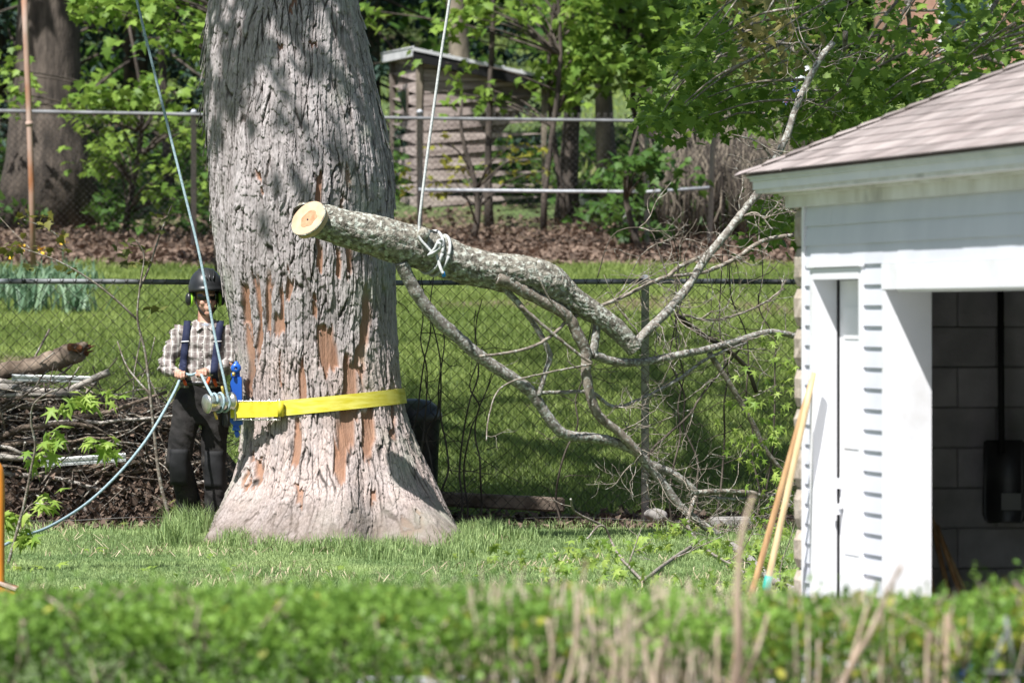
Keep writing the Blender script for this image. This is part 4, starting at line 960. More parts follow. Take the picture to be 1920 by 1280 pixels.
# clusters of drooping young leaves on the tips
def spray(cx, cy, Y, n, sp=0.10, sz=0.11, g=None, T=YOUNG, droop=0.9):
    c = P(cx, cy, Y); pt = c + tr.normal(0, 1, (n, 3)) * np.array([sp, sp, sp * 0.6]); scatter(g, pt, sz, T, 0.45, None, droop, tr)
g = G()
for cx, cy, n in ((cx, cy, max(3, int(n * (.7 if cy < 950 else 1.15)))) for cx, cy, n in ((1450, 640, 14), (1470, 670, 14), (1480, 690, 18), (1440, 740, 14), (1420, 765, 16), (1400, 770, 12), (1460, 720, 10), (1400, 820, 22), (1450, 805, 22), (1430, 830, 16), (1390, 865, 10), (1410, 875, 14), (1460, 890, 14), (1440, 905, 12), (1480, 940, 18), (1420, 960, 14), (1470, 1000, 22), (1440, 985, 14), (1265, 1000, 24), (1285, 995, 16), (1320, 1015, 22), (1360, 1020, 14), (1390, 1030, 20), (1420, 1060, 22), (1460, 1050, 24), (1480, 1085, 20), (1200, 1015, 16), (1225, 1012, 14), (1100, 1030, 12), (1075, 1050, 16), (1115, 1040, 12), (1120, 1015, 10), (1170, 1080, 18), (1150, 1070, 10), (1370, 1090, 16), (1440, 1100, 20), (1330, 1090, 12), (930, 1035, 8), (985, 1050, 8), (1040, 1065, 8), (1250, 1090, 10), (1490, 760, 8), (1385, 690, 6))):
    Yq = float(zy(cx)) + tr.uniform(-.2, .35)
    if cy > 975: Yq = min(Yq, 1.62 * FPX / (cy - HOR + 6))
    spray(cx, cy, Yq, n, 0.085, 0.078, g)
put('young_leaves', g, m_leaf_young, br)['kind'] = 'stuff'

# ------------------------------------------------------------------ ropes, strap, lowering winch
rp = thing('lifting_rope', 'pale grey rope tied round the hanging branch and running straight up', 'rope', P(790, 430, 40.78))
lp = pts[np.argmin(np.abs(pts[:, 0] - P(800, 0, 40.8)[0]))]
up = [P(900, -380, 41.1), P(843, 0, 40.9), P(829, 90, 40.86), P(815, 190, 40.8), P(800, 300, 40.72), P(789, 390, 40.66), P(786, 425, 40.655), P(788, 447, 40.63), P(800, 462, 40.62), P(810, 473, 40.615)]
g = G(); g.add(*tube(spline(up, 8), 0.0105, 8)); put('rope', g, m_rope_w, rp)
def ring_at(px, r_extra=0.008, tilt=0.0):
    q = int(np.argmin(np.abs((960 + pts[:, 0] / pts[:, 1] * FPX) - px))); aa = np.linspace(0, 2 * np.pi, 40)
    return pts[q] + (rad[q] + r_extra) * (np.cos(aa)[:, None] * U_[q] + np.sin(aa)[:, None] * W_[q]) + np.outer(np.sin(aa + 1.0) * tilt, t_[q])
for px, ti in ((806, 0.035), (822, 0.02)):
    g = G(); g.add(*tube(ring_at(px, 0.012, ti), 0.0115, 8)); put('turn', g, m_rope_w, rp)
kn = [(805, 477), (815, 466), (822, 452), (828, 452), (830, 460), (822, 466), (812, 474), (804, 478), (808, 480), (818, 473), (826, 464), (824, 456), (818, 462), (817, 474), (822, 490), (827, 505), (831, 513)]
g = G(); kp = spline([P(x, y, 40.60 - 0.02 * math.sin(q * 1.3)) for q, (x, y) in enumerate(kn)], 7); g.add(*tube(kp, 0.0115, 8)); put('knot', g, m_rope_w, rp)
g = G(); g.add(*tube([P(830, 510, 40.6), P(833, 519, 40.6)], 0.0135, 8)); put('blue_end', g, m_bluetip, rp)

st = thing('ratchet_strap', 'wide bright yellow ratchet strap cinched round the big tree', 'strap', P(600, 760, 41.4))
aa = np.linspace(-1.9, 2 * np.pi - 1.95, 150)
def strap_z(th):
    x = np.sin(th); return ty_(756) + x * (ty_(740) - ty_(770)) / 2
def band(th, zc, hw, off, thick=0.004):
    th = np.asarray(th); A = []
    for o in (off, off + thick):
        for s in (-1, 1): A.append(trunk_P(th, zc + s * hw, o))
    n = len(th); V = np.concatenate(A); F = []
    q = np.arange(n - 1)
    for (u, v) in ((2, 3), (1, 0), (0, 2), (3, 1)): F.append(np.stack([u * n + q, u * n + q + 1, v * n + q + 1, v * n + q], 1))
    return V, np.concatenate(F)
g = G(); thb = np.linspace(-0.60, 5.2, 200); g.add(*band(thb, strap_z(thb), 0.055, 0.024)); put('webbing', g, m_yellow, st, smooth_=False)
# the tail of webbing over the ratchet, held off the bark
ta, tb = P(432, 769, 41.50), P(526, 766, 41.385); td = (tb - ta) / np.linalg.norm(tb - ta); tn = np.cross(td, [0, 0, 1.0])
g = G(); tq = np.linspace(0, 1, 16); pts_t = ta + (tb - ta) * tq[:, None] + tn[None] * (0.006 * np.sin(tq * 3.1))[:, None]
V_ = np.concatenate([pts_t + [0, 0, -.057], pts_t + [0, 0, .057], pts_t + [0, 0, -.057] - tn * .006, pts_t + [0, 0, .057] - tn * .006]); q_ = np.arange(15); g.add(V_, np.concatenate([np.stack([u * 16 + q_, u * 16 + q_ + 1, v * 16 + q_ + 1, v * 16 + q_], 1) for u, v in ((0, 1), (3, 2), (2, 0), (1, 3))])); put('tail', g, m_yellow_s, st, smooth_=False)
g = G(); e = P(526, 766, 41.395); g.add(*tube([e + [0, 0, -.058], e + [0, 0, .058]], 0.022, 12)); put('fold', g, m_yellow_s, st)
g = G()
for zz in (ty_(750), ty_(784)):
    q = np.linspace(P(440, 768, 41.50), P(526, 766, 41.40), 12); q[:, 2] = zz; g.add(*tube(q, 0.006, 6))
    for k in range(0, 12, 2): g.add(*box(q[k], (0.018, 0.02, 0.016)))
put('ratchet_frame', g, m_alu, st)
g = G()
for th in (441, 470, 505, 524):
    q = P(th, 767, 41.50 - .09 * (th - 432) / 94); g.add(*tube([q + [0, 0, -.078], q + [0, 0, .078]], 0.009, 8))
put('ratchet_pins', g, m_alu, st)

WY = 41.62
wi = thing('lowering_winch', 'blue lowering device with shiny metal drum strapped to the left side of the trunk', 'winch', P(440, 800, WY))
g = G(); V0 = [(432, 716), (436, 708), (452, 706), (453, 712), (454, 796), (440, 800), (431, 790)]
def extr(poly, Y0, Y1):
    n = len(poly); V = np.array([P(x, y, Y0) for x, y in poly] + [P(x, y, Y0) + [0, Y1 - Y0, 0] for x, y in poly])
    T = [[0, q, q + 1] for q in range(1, n - 1)] + [[n, n + q + 1, n + q] for q in range(1, n - 1)]
    return V, [np.array(T), np.array([[q, n + q, n + (q + 1) % n, (q + 1) % n] for q in range(n)])]
g.add(*extr(V0, WY - .08, WY + .06)); put('back_plate', g, m_blue, wi, smooth_=False)
g = G(); g.add(*extr([(433, 700), (438, 695), (449, 696), (450, 708), (433, 708)], WY - .07, WY - .02)); g.add(*lathe([(0.012, -.02), (0.034, -.02), (0.038, 0), (0.034, .02), (0.012, .02)], 16, P(443, 690, WY - .04) + [0, -.03, 0], P(443, 690, WY - .04) + [0, .2, 0]))
put('top_lug', g, m_blue, wi)
g = G(); g.add(*lathe([(.001, -.03), (.016, -.02), (.02, 0), (.016, .02), (.001, .03)], 12, P(443, 684, WY), P(443, 680, WY))); put('eye_bolt', g, m_blue, wi)
g = G(); g.add(*extr([(437, 798), (447, 798), (450, 807), (435, 807)], WY - .09, WY - .03)); g.add(*tube([P(443, 806, WY - .06), P(445, 815, WY - .06), P(444, 820, WY - .06)], [.016, .02, .01], 10)); put('bottom_lug', g, m_blue, wi)
g = G(); g.add(*tube([P(438, 705, WY - .10), P(438, 698, WY - .10)], 0.012, 8)); put('brass_pin', g, m_brass, wi)
da, db = P(386, 757, WY - .22), P(436, 752, WY - .10); dd_ = (db - da) / np.linalg.norm(db - da); dl = float(np.linalg.norm(db - da))
g = G(); g.add(*lathe([(0.001, -.004), (0.056, -.004), (0.070, .004), (0.072, .012), (0.060, .022), (0.058, dl - .03), (0.070, dl - .02), (0.070, dl), (0.001, dl)], 32, da, db)); put('drum', g, m_alu, wi)
g = G(); g.add(*tube([P(416, 724, WY - .2), P(421, 745, WY - .17)], 0.010, 8)); put('fairlead_pin', g, m_brass, wi); g = G(); g.add(*tube([P(402, 772, WY - .22), P(407, 786, WY - .22)], 0.010, 8)); put('fairlead_pin', g, m_brass, wi)
# the lowering rope: from above, round the drum, through the man's hands, away over the lawn
HY = 42.3
lr_ = thing('lowering_rope', 'long blue-grey rope from above round the winch drum, through the hands, to the lawn', 'rope', P(425, 740, WY))
top = [P(130, -520, 41.8), P(256, 0, 41.75), P(300, 178, 41.72), P(343, 350, 41.66), P(372, 468, 41.60), P(390, 560, 41.55), P(405, 640, 41.50), P(420, 710, 41.44), P(427, 742, 41.43)]
e1d = np.cross(dd_, [0, 0, 1.0]); e1d /= np.linalg.norm(e1d); e2d = np.cross(e1d, dd_)
if e1d[1] > 0: e1d = -e1d
e2d = np.array([0, 0, 1.0]) - dd_ * dd_[2]; e2d /= np.linalg.norm(e2d)
a_ = np.linspace(0, 2 * np.pi * 2.0, 60)
wrap = [da + dd_ * (dl * 0.74 - dl * 0.46 * t / a_[-1]) + 0.068 * (math.cos(t) * e1d - math.sin(t) * e2d) for t in a_]
HR, HL = P(374, 699, 41.95), P(342, 702, 41.97)
bot = [P(398, 742, 41.42), P(390, 728, 41.6), P(382, 712, 41.8), HR, P(358, 703, 41.93), HL, P(330, 728, 41.85), P(305, 775, 41.6), P(270, 830, 41.2), P(220, 890, 40.6), P(160, 945, 40.0), P(90, 988, 39.3), P(30, 1010, 38.7), P(-40, 1050, 38.2)]
path = np.concatenate([spline(top, 6), np.array(wrap), spline(bot, 6)])
g = G(); g.add(*tube(path, 0.0102, 8)); put('rope', g, m_rope, lr_)

# ------------------------------------------------------------------ the person holding the rope
PY = 42.3; KP = PY / FPX
def H(px, py, dy=0.0):
    p = P(px, py, PY); p[1] += dy; return p
gzp = 0.0
man = thing('person', 'person in black helmet, plaid shirt and dark work trousers holding a rope beside the tree', 'person', (P(378, 998, PY)[0], PY, 0.0))
m_skin = M('skin', (0.52, 0.30, 0.215), (0.60, 0.37, 0.28), scale=20, rough=0.55, c3=(0.40, 0.21, 0.15), s3=14)
hc = H(386, 560); RH = rotm(0, 0, 0.30)
def hd_(x, y, z): return hc + RH @ np.array([x, y, z])
g = G()
# skull, jaw, nose, brow, lips, ears, neck
g.add(*ellipsoid(hd_(0, 0.012, 0.02), (0.076, 0.098, 0.105), RH)); g.add(*ellipsoid(hd_(0, -0.022, -0.055), (0.060, 0.068, 0.072), RH))
g.add(*ellipsoid(hd_(0, -0.062, -0.108), (0.030, 0.026, 0.022), RH)); g.add(*capsule(hd_(0, -0.088, 0.005), hd_(0, -0.108, -0.032), 0.010, 0.015)); g.add(*ellipsoid(hd_(0, -0.100, -0.036), (0.019, 0.012, 0.011), RH))
g.add(*ellipsoid(hd_(0, -0.083, 0.030), (0.052, 0.018, 0.013), RH)); g.add(*ellipsoid(hd_(0, -0.086, -0.066), (0.026, 0.010, 0.007), RH)); g.add(*ellipsoid(hd_(0, -0.084, -0.079), (0.022, 0.010, 0.008), RH))
for s in (-1, 1):
    g.add(*ellipsoid(hd_(s * 0.076, 0.012, -0.012), (0.010, 0.020, 0.033), RH)); g.add(*ellipsoid(hd_(s * 0.042, -0.066, -0.030), (0.022, 0.022, 0.024), RH))
g.add(*capsule(hd_(0, 0.02, -0.07), H(385, 612, 0.02), 0.055, 0.062))
# hidden trunk and limbs under the clothes so that the figure is one body
g.add(*loft([(H(384, 606, .02), .08, .07), (H(384, 622, .02), .17, .085), (H(383, 655, .02), .165, .10), (H(381, 700, .02), .14, .10), (H(380, 735, .02), .15, .11), (H(380, 770, .02), .14, .10)]))
SHL, SHR = H(336, 626, .02), H(430, 626, .02); ELL, ELR = H(311, 684, -.02), H(437, 682, -.02)
WRL, WRR = H(333, 698, -.25), H(392, 696, -.25)
for a_, b_, r1, r2 in ((SHL, ELL, .05, .042), (ELL, WRL, .042, .028), (SHR, ELR, .05, .042), (ELR, WRR, .042, .028)): g.add(*capsule(a_, b_, r1, r2))
HIL, HIR = H(353, 750, .02), H(404, 750, .02); KNL, KNR = H(336, 862, -.07), H(401, 866, -.02); ANL, ANR = H(360, 974, .10), H(408, 972, -.02)
for a_, b_, r1, r2 in ((HIL, KNL, .085, .055), (KNL, ANL, .055, .04), (HIR, KNR, .085, .055), (KNR, ANR, .055, .04)): g.add(*capsule(a_, b_, r1, r2))
body = remesh('body', g, 0.007, 3)
Vb = body[0]
put('body', (Vb, body[1], body[2]), m_skin, man)
# hands closed on the rope: palm, four fingers over the top, thumb along the side
def hand(wrist, grip, side, name):
    g = G(); d = grip - wrist; d /= np.linalg.norm(d); xr = np.array([side, 0, 0.0]); upv = np.array([0, 0, 1.0])
    pc = wrist + d * 0.050; g.add(*capsule(wrist - d * 0.03, wrist + d * 0.01, .026, .029)); g.add(*ellipsoid(pc, (0.042, 0.046, 0.024)))
    for q, ln in enumerate((0.92, 1.05, 1.0, 0.82)):
        o = (q - 1.5) * 0.0205
        k0 = pc + xr * o + np.array([0, -0.036, 0.012]); k1 = k0 + np.array([0.0, -0.030, -0.006]) * ln + xr * 0.001; k2 = k1 + np.array([0, -0.006, -0.030]) * ln; k3 = k2 + np.array([0, 0.020, -0.014]) * ln
        g.add(*capsule(k0, k1, .0105, .0100, 8)); g.add(*capsule(k1, k2, .0098, .0090, 8)); g.add(*capsule(k2, k3, .0088, .0078, 8))
    b0 = pc + xr * -0.036 + np.array([0, 0.010, -0.004]); b1 = b0 + xr * -0.014 + np.array([0, -0.032, -0.006]); b2 = b1 + xr * 0.010 + np.array([0, -0.024, -0.008])
    g.add(*capsule(b0, b1, .0135, .0115, 8)); g.add(*capsule(b1, b2, .0110, .0092, 8))
    return put('hand', remesh(name, g, 0.0042, 2), m_skin, man)
hand(WRL + [0.02, -.02, 0], HL + [0, -.02, .0], -1, 'h1'); hand(WRR + [-.02, -.02, 0], HR + [0, -.02, 0], 1, 'h2')
# hair and stubble under the helmet
m_hair = M('dark_stubble', (0.10, 0.058, 0.038), (0.20, 0.12, 0.085), scale=60, rough=0.9)
g = G(); g.add(*ellipsoid(hd_(0, -0.020, -0.071), (0.0625, 0.066, 0.060), RH, 20, 12)); V0, F0, A0 = g.arrays(); lv = (V0 - hc) @ RH
Fk = F0[0]; keep = (lv[Fk].mean(1)[:, 2] < -0.055) | (np.abs(lv[Fk].mean(1)[:, 0]) > 0.046); keep &= ~((np.abs(lv[Fk].mean(1)[:, 0]) < 0.024) & (lv[Fk].mean(1)[:, 2] > -0.09))
put('beard', (V0, [Fk[keep]], A0), m_hair, man)
# plaid shirt
m_plaid = bpy.data.materials.new('plaid_flannel'); m_plaid.use_nodes = True; nt = m_plaid.node_tree; b = nt.nodes['Principled BSDF']; b.inputs['Roughness'].default_value = 0.9; b.inputs['Specular IOR Level'].default_value = 0.1
tc = nt.nodes.new('ShaderNodeTexCoord'); sp3 = nt.nodes.new('ShaderNodeSeparateXYZ'); wv = nt.nodes.new('ShaderNodeTexNoise'); wv.inputs['Scale'].default_value = 9.0
nt.links.new(tc.outputs['Object'], wv.inputs['Vector']); mixv = nt.nodes.new('ShaderNodeMix'); mixv.data_type = 'VECTOR'; mixv.inputs[0].default_value = 0.035
nt.links.new(tc.outputs['Object'], mixv.inputs[4]); nt.links.new(wv.outputs['Color'], mixv.inputs[5]); nt.links.new(mixv.outputs[1], sp3.inputs[0])
def stripe(out, freq, ph, width):
    a = nt.nodes.new('ShaderNodeMath'); a.operation = 'MULTIPLY_ADD'; a.inputs[1].default_value = freq; a.inputs[2].default_value = ph; nt.links.new(out, a.inputs[0])
    f = nt.nodes.new('ShaderNodeMath'); f.operation = 'FRACT'; nt.links.new(a.outputs[0], f.inputs[0])
    c = nt.nodes.new('ShaderNodeMath'); c.operation = 'COMPARE'; c.inputs[1].default_value = 0.5; c.inputs[2].default_value = width; nt.links.new(f.outputs[0], c.inputs[0]); return c.outputs[0]
def half_(o, k):
    a = nt.nodes.new('ShaderNodeMath'); a.operation = 'MULTIPLY'; a.inputs[1].default_value = k; nt.links.new(o, a.inputs[0]); return a.outputs[0]
c0 = (0.30, 0.275, 0.26)
c1 = mixc(c0, (0.13, 0.10, 0.095), half_(stripe(sp3.outputs[0], 21, .1, .20), .62))
c2 = mixc(c1, (0.13, 0.105, 0.10), half_(stripe(sp3.outputs[2], 18, .3, .17), .38))
c3 = mixc(c2, (0.66, 0.64, 0.60), half_(stripe(sp3.outputs[0], 21, .62, .07), .75))
c4 = mixc(c3, (0.60, 0.58, 0.55), half_(stripe(sp3.outputs[2], 18, .82, .055), .45))
c5 = mixc(c4, (0.12, 0.085, 0.08), half_(stripe(sp3.outputs[0], 34, .35, .05), .5))
nt.links.new(c5, b.inputs['Base Color'])
g = G()
tor = [(H(385, 604, .02), .070, .062), (H(385, 610, .02), .115, .075), (H(384, 620, .018), .185, .098), (H(383, 640, .012), .190, .122), (H(382, 665, .01), .178, .128), (H(381, 695, .012), .168, .130), (H(380, 716, .015), .168, .132), (H(380, 727, .02), .165, .13)]
g.add(*loft(tor, 28))
for a_, b_, c_ in ((SHL, ELL, WRL), (SHR, ELR, WRR)):
    m1 = (a_ + b_) / 2; g.add(*capsule(a_ + [0, 0, .006], b_, .066, .062)); e = b_ + (c_ - b_) * 0.88; g.add(*capsule(b_, e, .060, .042)); g.add(*capsule(e - (c_ - b_) * .06, e + (c_ - b_) * .03, .043, .043))
    g.add(*ellipsoid(b_ + (e - b_) * .35 + [0, 0, -.018], (.058, .062, .052)))
sh_ = remesh('shirt', g, 0.0075, 3)
Vs = sh_[0]
# cloth folds: diagonal ridges, stronger on the sleeves and at the waist
ff = fbm(Vs[:, 0] * 22 + Vs[:, 2] * 14, Vs[:, 2] * 16 - Vs[:, 0] * 9 + Vs[:, 1] * 12, 3, 70) - 0.5
cen = np.array([H(382, 0)[0], PY, 0]); nv = Vs - np.array([cen[0], PY + .02, 0]); nv[:, 2] = 0; nv /= np.maximum(np.linalg.norm(nv, axis=1), 1e-6)[:, None]
amp = 0.018 + 0.022 * smooth(0.10, 0.2, np.abs(Vs[:, 0] - cen[0]))
Vs = Vs + nv * (ff * amp * 2)[:, None]
shirt = put('shirt', (Vs, sh_[1], sh_[2]), m_plaid, man)
def front_y(x, z):
    """front surface of the shirt at (x, z)"""
    k = (np.abs(Vs[:, 0] - x) < .016) & (np.abs(Vs[:, 2] - z) < .014); return Vs[k, 1].min() if k.any() else PY - .11
m_tee = M('grey_tee', (0.30, 0.32, 0.36), rough=0.9)
g = G(); g.add(*ellipsoid(H(385, 611, -.042), (.042, .022, .024))); put('undershirt', g, m_tee, man)
for s in (-1, 1):   # collar wings
    a0, a1, a2, a3 = H(385 + s * 17, 598, .0), H(385 + s * 4, 613, -.088), H(385 + s * 15, 621, -.096), H(385 + s * 26, 604, -.02)
    V = np.array([a0, a1, a2, a3]); V = np.concatenate([V, V + [0, .008, -.004]])
    g = G(); g.add(V, np.array([[0, 1, 2, 3], [7, 6, 5, 4], [0, 4, 5, 1], [1, 5, 6, 2], [2, 6, 7, 3], [3, 7, 4, 0]])); put('collar', g, m_plaid, shirt, smooth_=False)
m_placket = M('shirt_button', (0.75, 0.73, 0.70), rough=0.4)
for py in (630, 643, 656, 669, 682):
    p = H(381, py); p[1] = front_y(p[0], p[2]) - .002; g = G(); g.add(*ellipsoid(p, (.005, .003, .005), None, 8, 6)); put('button', g, m_placket, shirt)
# suspenders
m_navy = M('navy_webbing', (0.012, 0.016, 0.045), (0.02, 0.026, 0.06), scale=30, rough=0.8)
for px_top, px_bot in ((352, 345), (414, 405)):
    Ls, Rs = [], []
    for t in np.linspace(0, 1, 22):
        py = 603 + t * (715 - 603); pxx = px_top + (px_bot - px_top) * min(1, t * 1.6); p = H(pxx, py); w = .026
        for s, arr in ((-1, Ls), (1, Rs)):
            x = p[0] + s * w; yy = min(front_y(x, p[2]), front_y(p[0], p[2]) + .02) - .010 if t > 0.09 else PY - .02 - .6 * t; arr.append([x, yy, p[2] + (0.008 if t < .1 else 0)])
    A_, B_ = np.array(Ls), np.array(Rs)
    for arr in (A_, B_): arr[1:-1, 1] = (arr[:-2, 1] + arr[1:-1, 1] * 2 + arr[2:, 1]) / 4
    n = len(A_); V = np.concatenate([A_, B_, A_ + [0, .012, 0], B_ + [0, .012, 0]]); q = np.arange(n - 1)
    F = np.concatenate([np.stack([u * n + q, v * n + q, v * n + q + 1, u * n + q + 1], 1) for u, v in ((0, 1), (3, 2), (2, 0), (1, 3))])
    g = G(); g.add(V, F); sus = put('suspender', g, m_navy, man)
    k = 7; g = G(); g.add(*tube([A_[k] + [-.003, -.003, 0], B_[k] + [.003, -.003, .003]], 0.005, 6)); put('reflective_band', g, m_white, sus)
# trousers
m_trou = M('black_work_trousers', (0.010, 0.0095, 0.0095), (0.024, 0.022, 0.021), scale=7, rough=0.9, bump=0.3, bscale=60, c3=(0.045, 0.04, 0.034), s3=9, th3=(0.6, 0.75))
m_knee = M('black_knee_patch', (0.007, 0.0075, 0.0085), (0.013, 0.0135, 0.015), scale=20, rough=0.75)
g = G(); g.add(*loft([(H(380, 714, .02), .155, .125), (H(380, 725, .02), .165, .13), (H(380, 748, .022), .178, .138), (H(379, 775, .022), .185, .135), (H(379, 795, .022), .17, .12)], 24))
for a_, b_, c_ in ((HIL, KNL, ANL), (HIR, KNR, ANR)):
    g.add(*capsule(a_, b_, .112, .092, 16)); g.add(*capsule(b_, c_ + (b_ - c_) * .10, .090, .088, 16)); g.add(*capsule(c_ + (b_ - c_) * .16, c_ + (b_ - c_) * .06, .092, .096, 16))
tr_ = remesh('trousers', g, 0.009, 4); Vt = tr_[0]
ff = fbm(Vt[:, 0] * 12 + Vt[:, 2] * 5, Vt[:, 2] * 13 + Vt[:, 0] * 6, 3, 77) - .5
Vt[:, 1] -= ff * 0.05 * (np.where(Vt[:, 1] < PY, 1, -1)); Vt[:, 0] += (fbm(Vt[:, 2] * 12, Vt[:, 1] * 9, 2, 79) - .5) * .02
tro = put('trousers', (Vt, tr_[1], tr_[2]), m_trou, man)
for kx, ky in ((337, 876), (402, 880)):
    c = H(kx, ky); k = (np.abs(Vt[:, 0] - c[0]) < .095) & (np.abs(Vt[:, 2] - c[2]) < .15)
    n = 9; V = []
    for zz in np.linspace(.14, -.13, n):
        for xx in np.linspace(-.068, .068, 7):
            w = (np.abs(Vt[:, 0] - c[0] - xx) < .02) & (np.abs(Vt[:, 2] - c[2] - zz) < .02); yy = Vt[w, 1].min() if w.any() else c[1] - .1
            V.append([c[0] + xx, yy - .006, c[2] + zz])
    V = np.array(V); F = [[a * 7 + b2, a * 7 + b2 + 7, a * 7 + b2 + 8, a * 7 + b2 + 1] for a in range(n - 1) for b2 in range(6)]
    V2 = V + [0, .03, 0]; N_ = len(V)
    rim = [[b2, b2 + 1, N_ + b2 + 1, N_ + b2] for b2 in range(6)] + [[(n - 1) * 7 + b2 + 1, (n - 1) * 7 + b2, N_ + (n - 1) * 7 + b2, N_ + (n - 1) * 7 + b2 + 1] for b2 in range(6)]
    rim += [[a * 7, N_ + a * 7, N_ + a * 7 + 7, a * 7 + 7] for a in range(n - 1)] + [[a * 7 + 6, a * 7 + 13, N_ + a * 7 + 13, N_ + a * 7 + 6] for a in range(n - 1)]
    g = G(); g.add(np.concatenate([V, V2]), np.array(F + rim)); put('knee_patch', g, m_knee, tro)
g = G(); rings = [(H(380, 713, .02), .168, .135), (H(380, 722, .02), .172, .139)]; g.add(*loft(rings, 28)); put('belt', g, m_black, man)
# handles of two tools hanging from the belt
for (x0, y0), (x1, y1) in (((395, 707), (389, 725)), ((402, 707), (408, 724)), ((347, 712), (351, 722))):
    g = G(); g.add(*tube([H(x0, y0, -.150), H((x0 + x1) / 2, (y0 + y1) / 2, -.165), H(x1, y1, -.16)], [.010, .014, .010], 8)); put('tool_grip', g, m_red, man)
g = G(); g.add(*bevbox(H(425, 775, -.05), (.06, .10, .20), None, .015)); put('belt_pouch', g, m_black, man, smooth_=False)
for c in (ANL, ANR):
    g = G(); b0 = np.array([c[0], c[1], 0.0]); g.add(*capsule(b0 + [0, .05, .06], b0 + [0.01, -.15, .045], .052, .045)); g.add(*capsule(b0 + [0, .03, .06], c + [0, .01, .03], .055, .056)); put('boot', remesh('boot', g, .009, 3), m_black, man)
# helmet with brim, ear defenders, chin strap, dark glasses
g = G(); ph = np.linspace(0, np.pi / 2, 14); prof = [(0.118, -0.030), (0.128, -0.030), (0.130, -.012)] + [(0.128 * math.cos(t) + 1e-3, 0.145 * math.sin(t)) for t in ph]
V, F = lathe(prof, 40); V[:, 1] *= 1.06; V[:, 2] *= 1.05; V[:, 2] += -0.03 * smooth(0.0, .15, V[:, 1]) * (V[:, 2] < .02); br_ = (V[:, 2] < -.005) & (V[:, 1] < -.09); V[br_, 1] -= .008; V[br_, 2] += .004
g.add(V @ (RH @ rotm(-.05, 0, 0)).T + hd_(0, 0.0, 0.078), F); hel = put('helmet', g, m_black, man)
for sx in (-.05, 0, .05):     # raised ridges over the shell
    t = np.linspace(-.9, 1.1, 12); q = np.array([hd_(sx * math.cos(u), -0.150 * math.sin(u) * .98 if True else 0, .078 + .146 * math.cos(u) * math.cos(sx * 5)) for u in t]); g = G(); g.add(*tube(q, .006, 6)); put('ridge', g, m_black, hel)
m_hiviz = M('bright_green_plastic', (0.30, 0.62, 0.05), rough=0.35)
for s in (-1, 1):
    mu = hd_(s * 0.118, 0.018, -0.002); axd = RH @ np.array([s, 0, 0.0])
    g = G(); V, F = lathe([(.001, 0), (.032, 0), (.036, .010), (.034, .022), (.022, .034), (.001, .036)], 20); V[:, 1] *= 1.35
    q = np.array(Vector(axd).to_track_quat('Z', 'Y').to_matrix()); g.add(V @ q.T + mu - axd * .004, F); ed = put('ear_defender', g, m_black, hel)
    g = G(); V, F = lathe([(.028, -.012), (.041, -.012), (.041, .004), (.028, .004)], 20); V[:, 1] *= 1.3; g.add(V @ q.T + mu - axd * .006, F); put('green_rim', g, m_hiviz, ed)
    g = G(); g.add(*tube([mu + axd * .014, mu + [0, 0, .05], hd_(s * .128, .0, .095)], .008, 6)); put('arm', g, m_black, ed)
    g = G(); g.add(*tube(spline([hd_(s * .086, -.005, .05), hd_(s * .080, -.022, -.02), hd_(s * .062, -.045, -.075), hd_(s * .02, -.068, -.124)], 5), .0055, 6)); put('chin_strap', g, m_black, hel)
m_lens = M('dark_lens', (0.006, 0.006, 0.007), rough=0.12, spec=0.6)
aa = np.linspace(-1.15, 1.15, 22); n = 22; Vl = []
for zz, o in ((.034, 0), (.016, .003), (-.004, 0)):
    for a in aa: Vl.append(hd_((.080 + o) * math.sin(a), -(.096 + o) * math.cos(a) + .004, zz - .008 * (math.sin(a * 2.6) ** 2 if zz < 0 else 0) + (.010 * max(0, 1 - abs(a) / .16) if zz < 0 else 0)))
Vl = np.array(Vl); F = [[a * n + b2, a * n + b2 + 1, a * n + b2 + n + 1, a * n + b2 + n] for a in range(2) for b2 in range(n - 1)]; off = (Vl - hc); off[:, 2] = 0; V2 = Vl - off * .06
g = G(); g.add(np.concatenate([Vl, V2]), np.array(F + [[3 * n + f for f in reversed(q)] for q in F])); put('sunglasses', g, m_lens, man)

# ------------------------------------------------------------------ brush pile, bin and small things along the near fence
bpr = np.random.default_rng(17)
def pile_h(x):
    px = 960 + x / 44.4 * FPX; return np.interp(px, [-120, 0, 120, 220, 300, 350, 420, 470], [1.08, 1.05, 1.02, 1.0, 0.98, 0.85, 0.55, 0.05])
xs = np.linspace(-4.8, -2.0, 57); vs = np.linspace(0, 1, 23); Vp = []
for x in xs:
    h = float(pile_h(x))
    for v in vs:
        y = 43.46 + v * 1.9; z = h * min(1, (v * 3.2) ** 0.55) * (1 if v < .75 else (1 - (v - .75) / .25 * .98)) * 0.88
        Vp.append([x, y, float(gz(x, y)) - .03 + z])
Vp = np.array(Vp); Vp += (np.stack([fbm(Vp[:, 0] * 7, Vp[:, 2] * 9 + Vp[:, 1] * 5, 3, s) for s in (81, 82, 83)], 1) - .5) * np.array([.16, .20, .16])
nv_ = 23; Q = np.array([[a * nv_ + b2, (a + 1) * nv_ + b2, (a + 1) * nv_ + b2 + 1, a * nv_ + b2 + 1] for a in range(56) for b2 in range(22)])
pile = thing('brush_pile', 'tall dark heap of dead branches and leaves behind the near fence', 'brush pile', (-3.4, 44.3, 0))
g = G(); g.add(Vp, Q); put('leaf_core', g, m_pile, pile)
g = G(); gl = G(); dark_g = G()
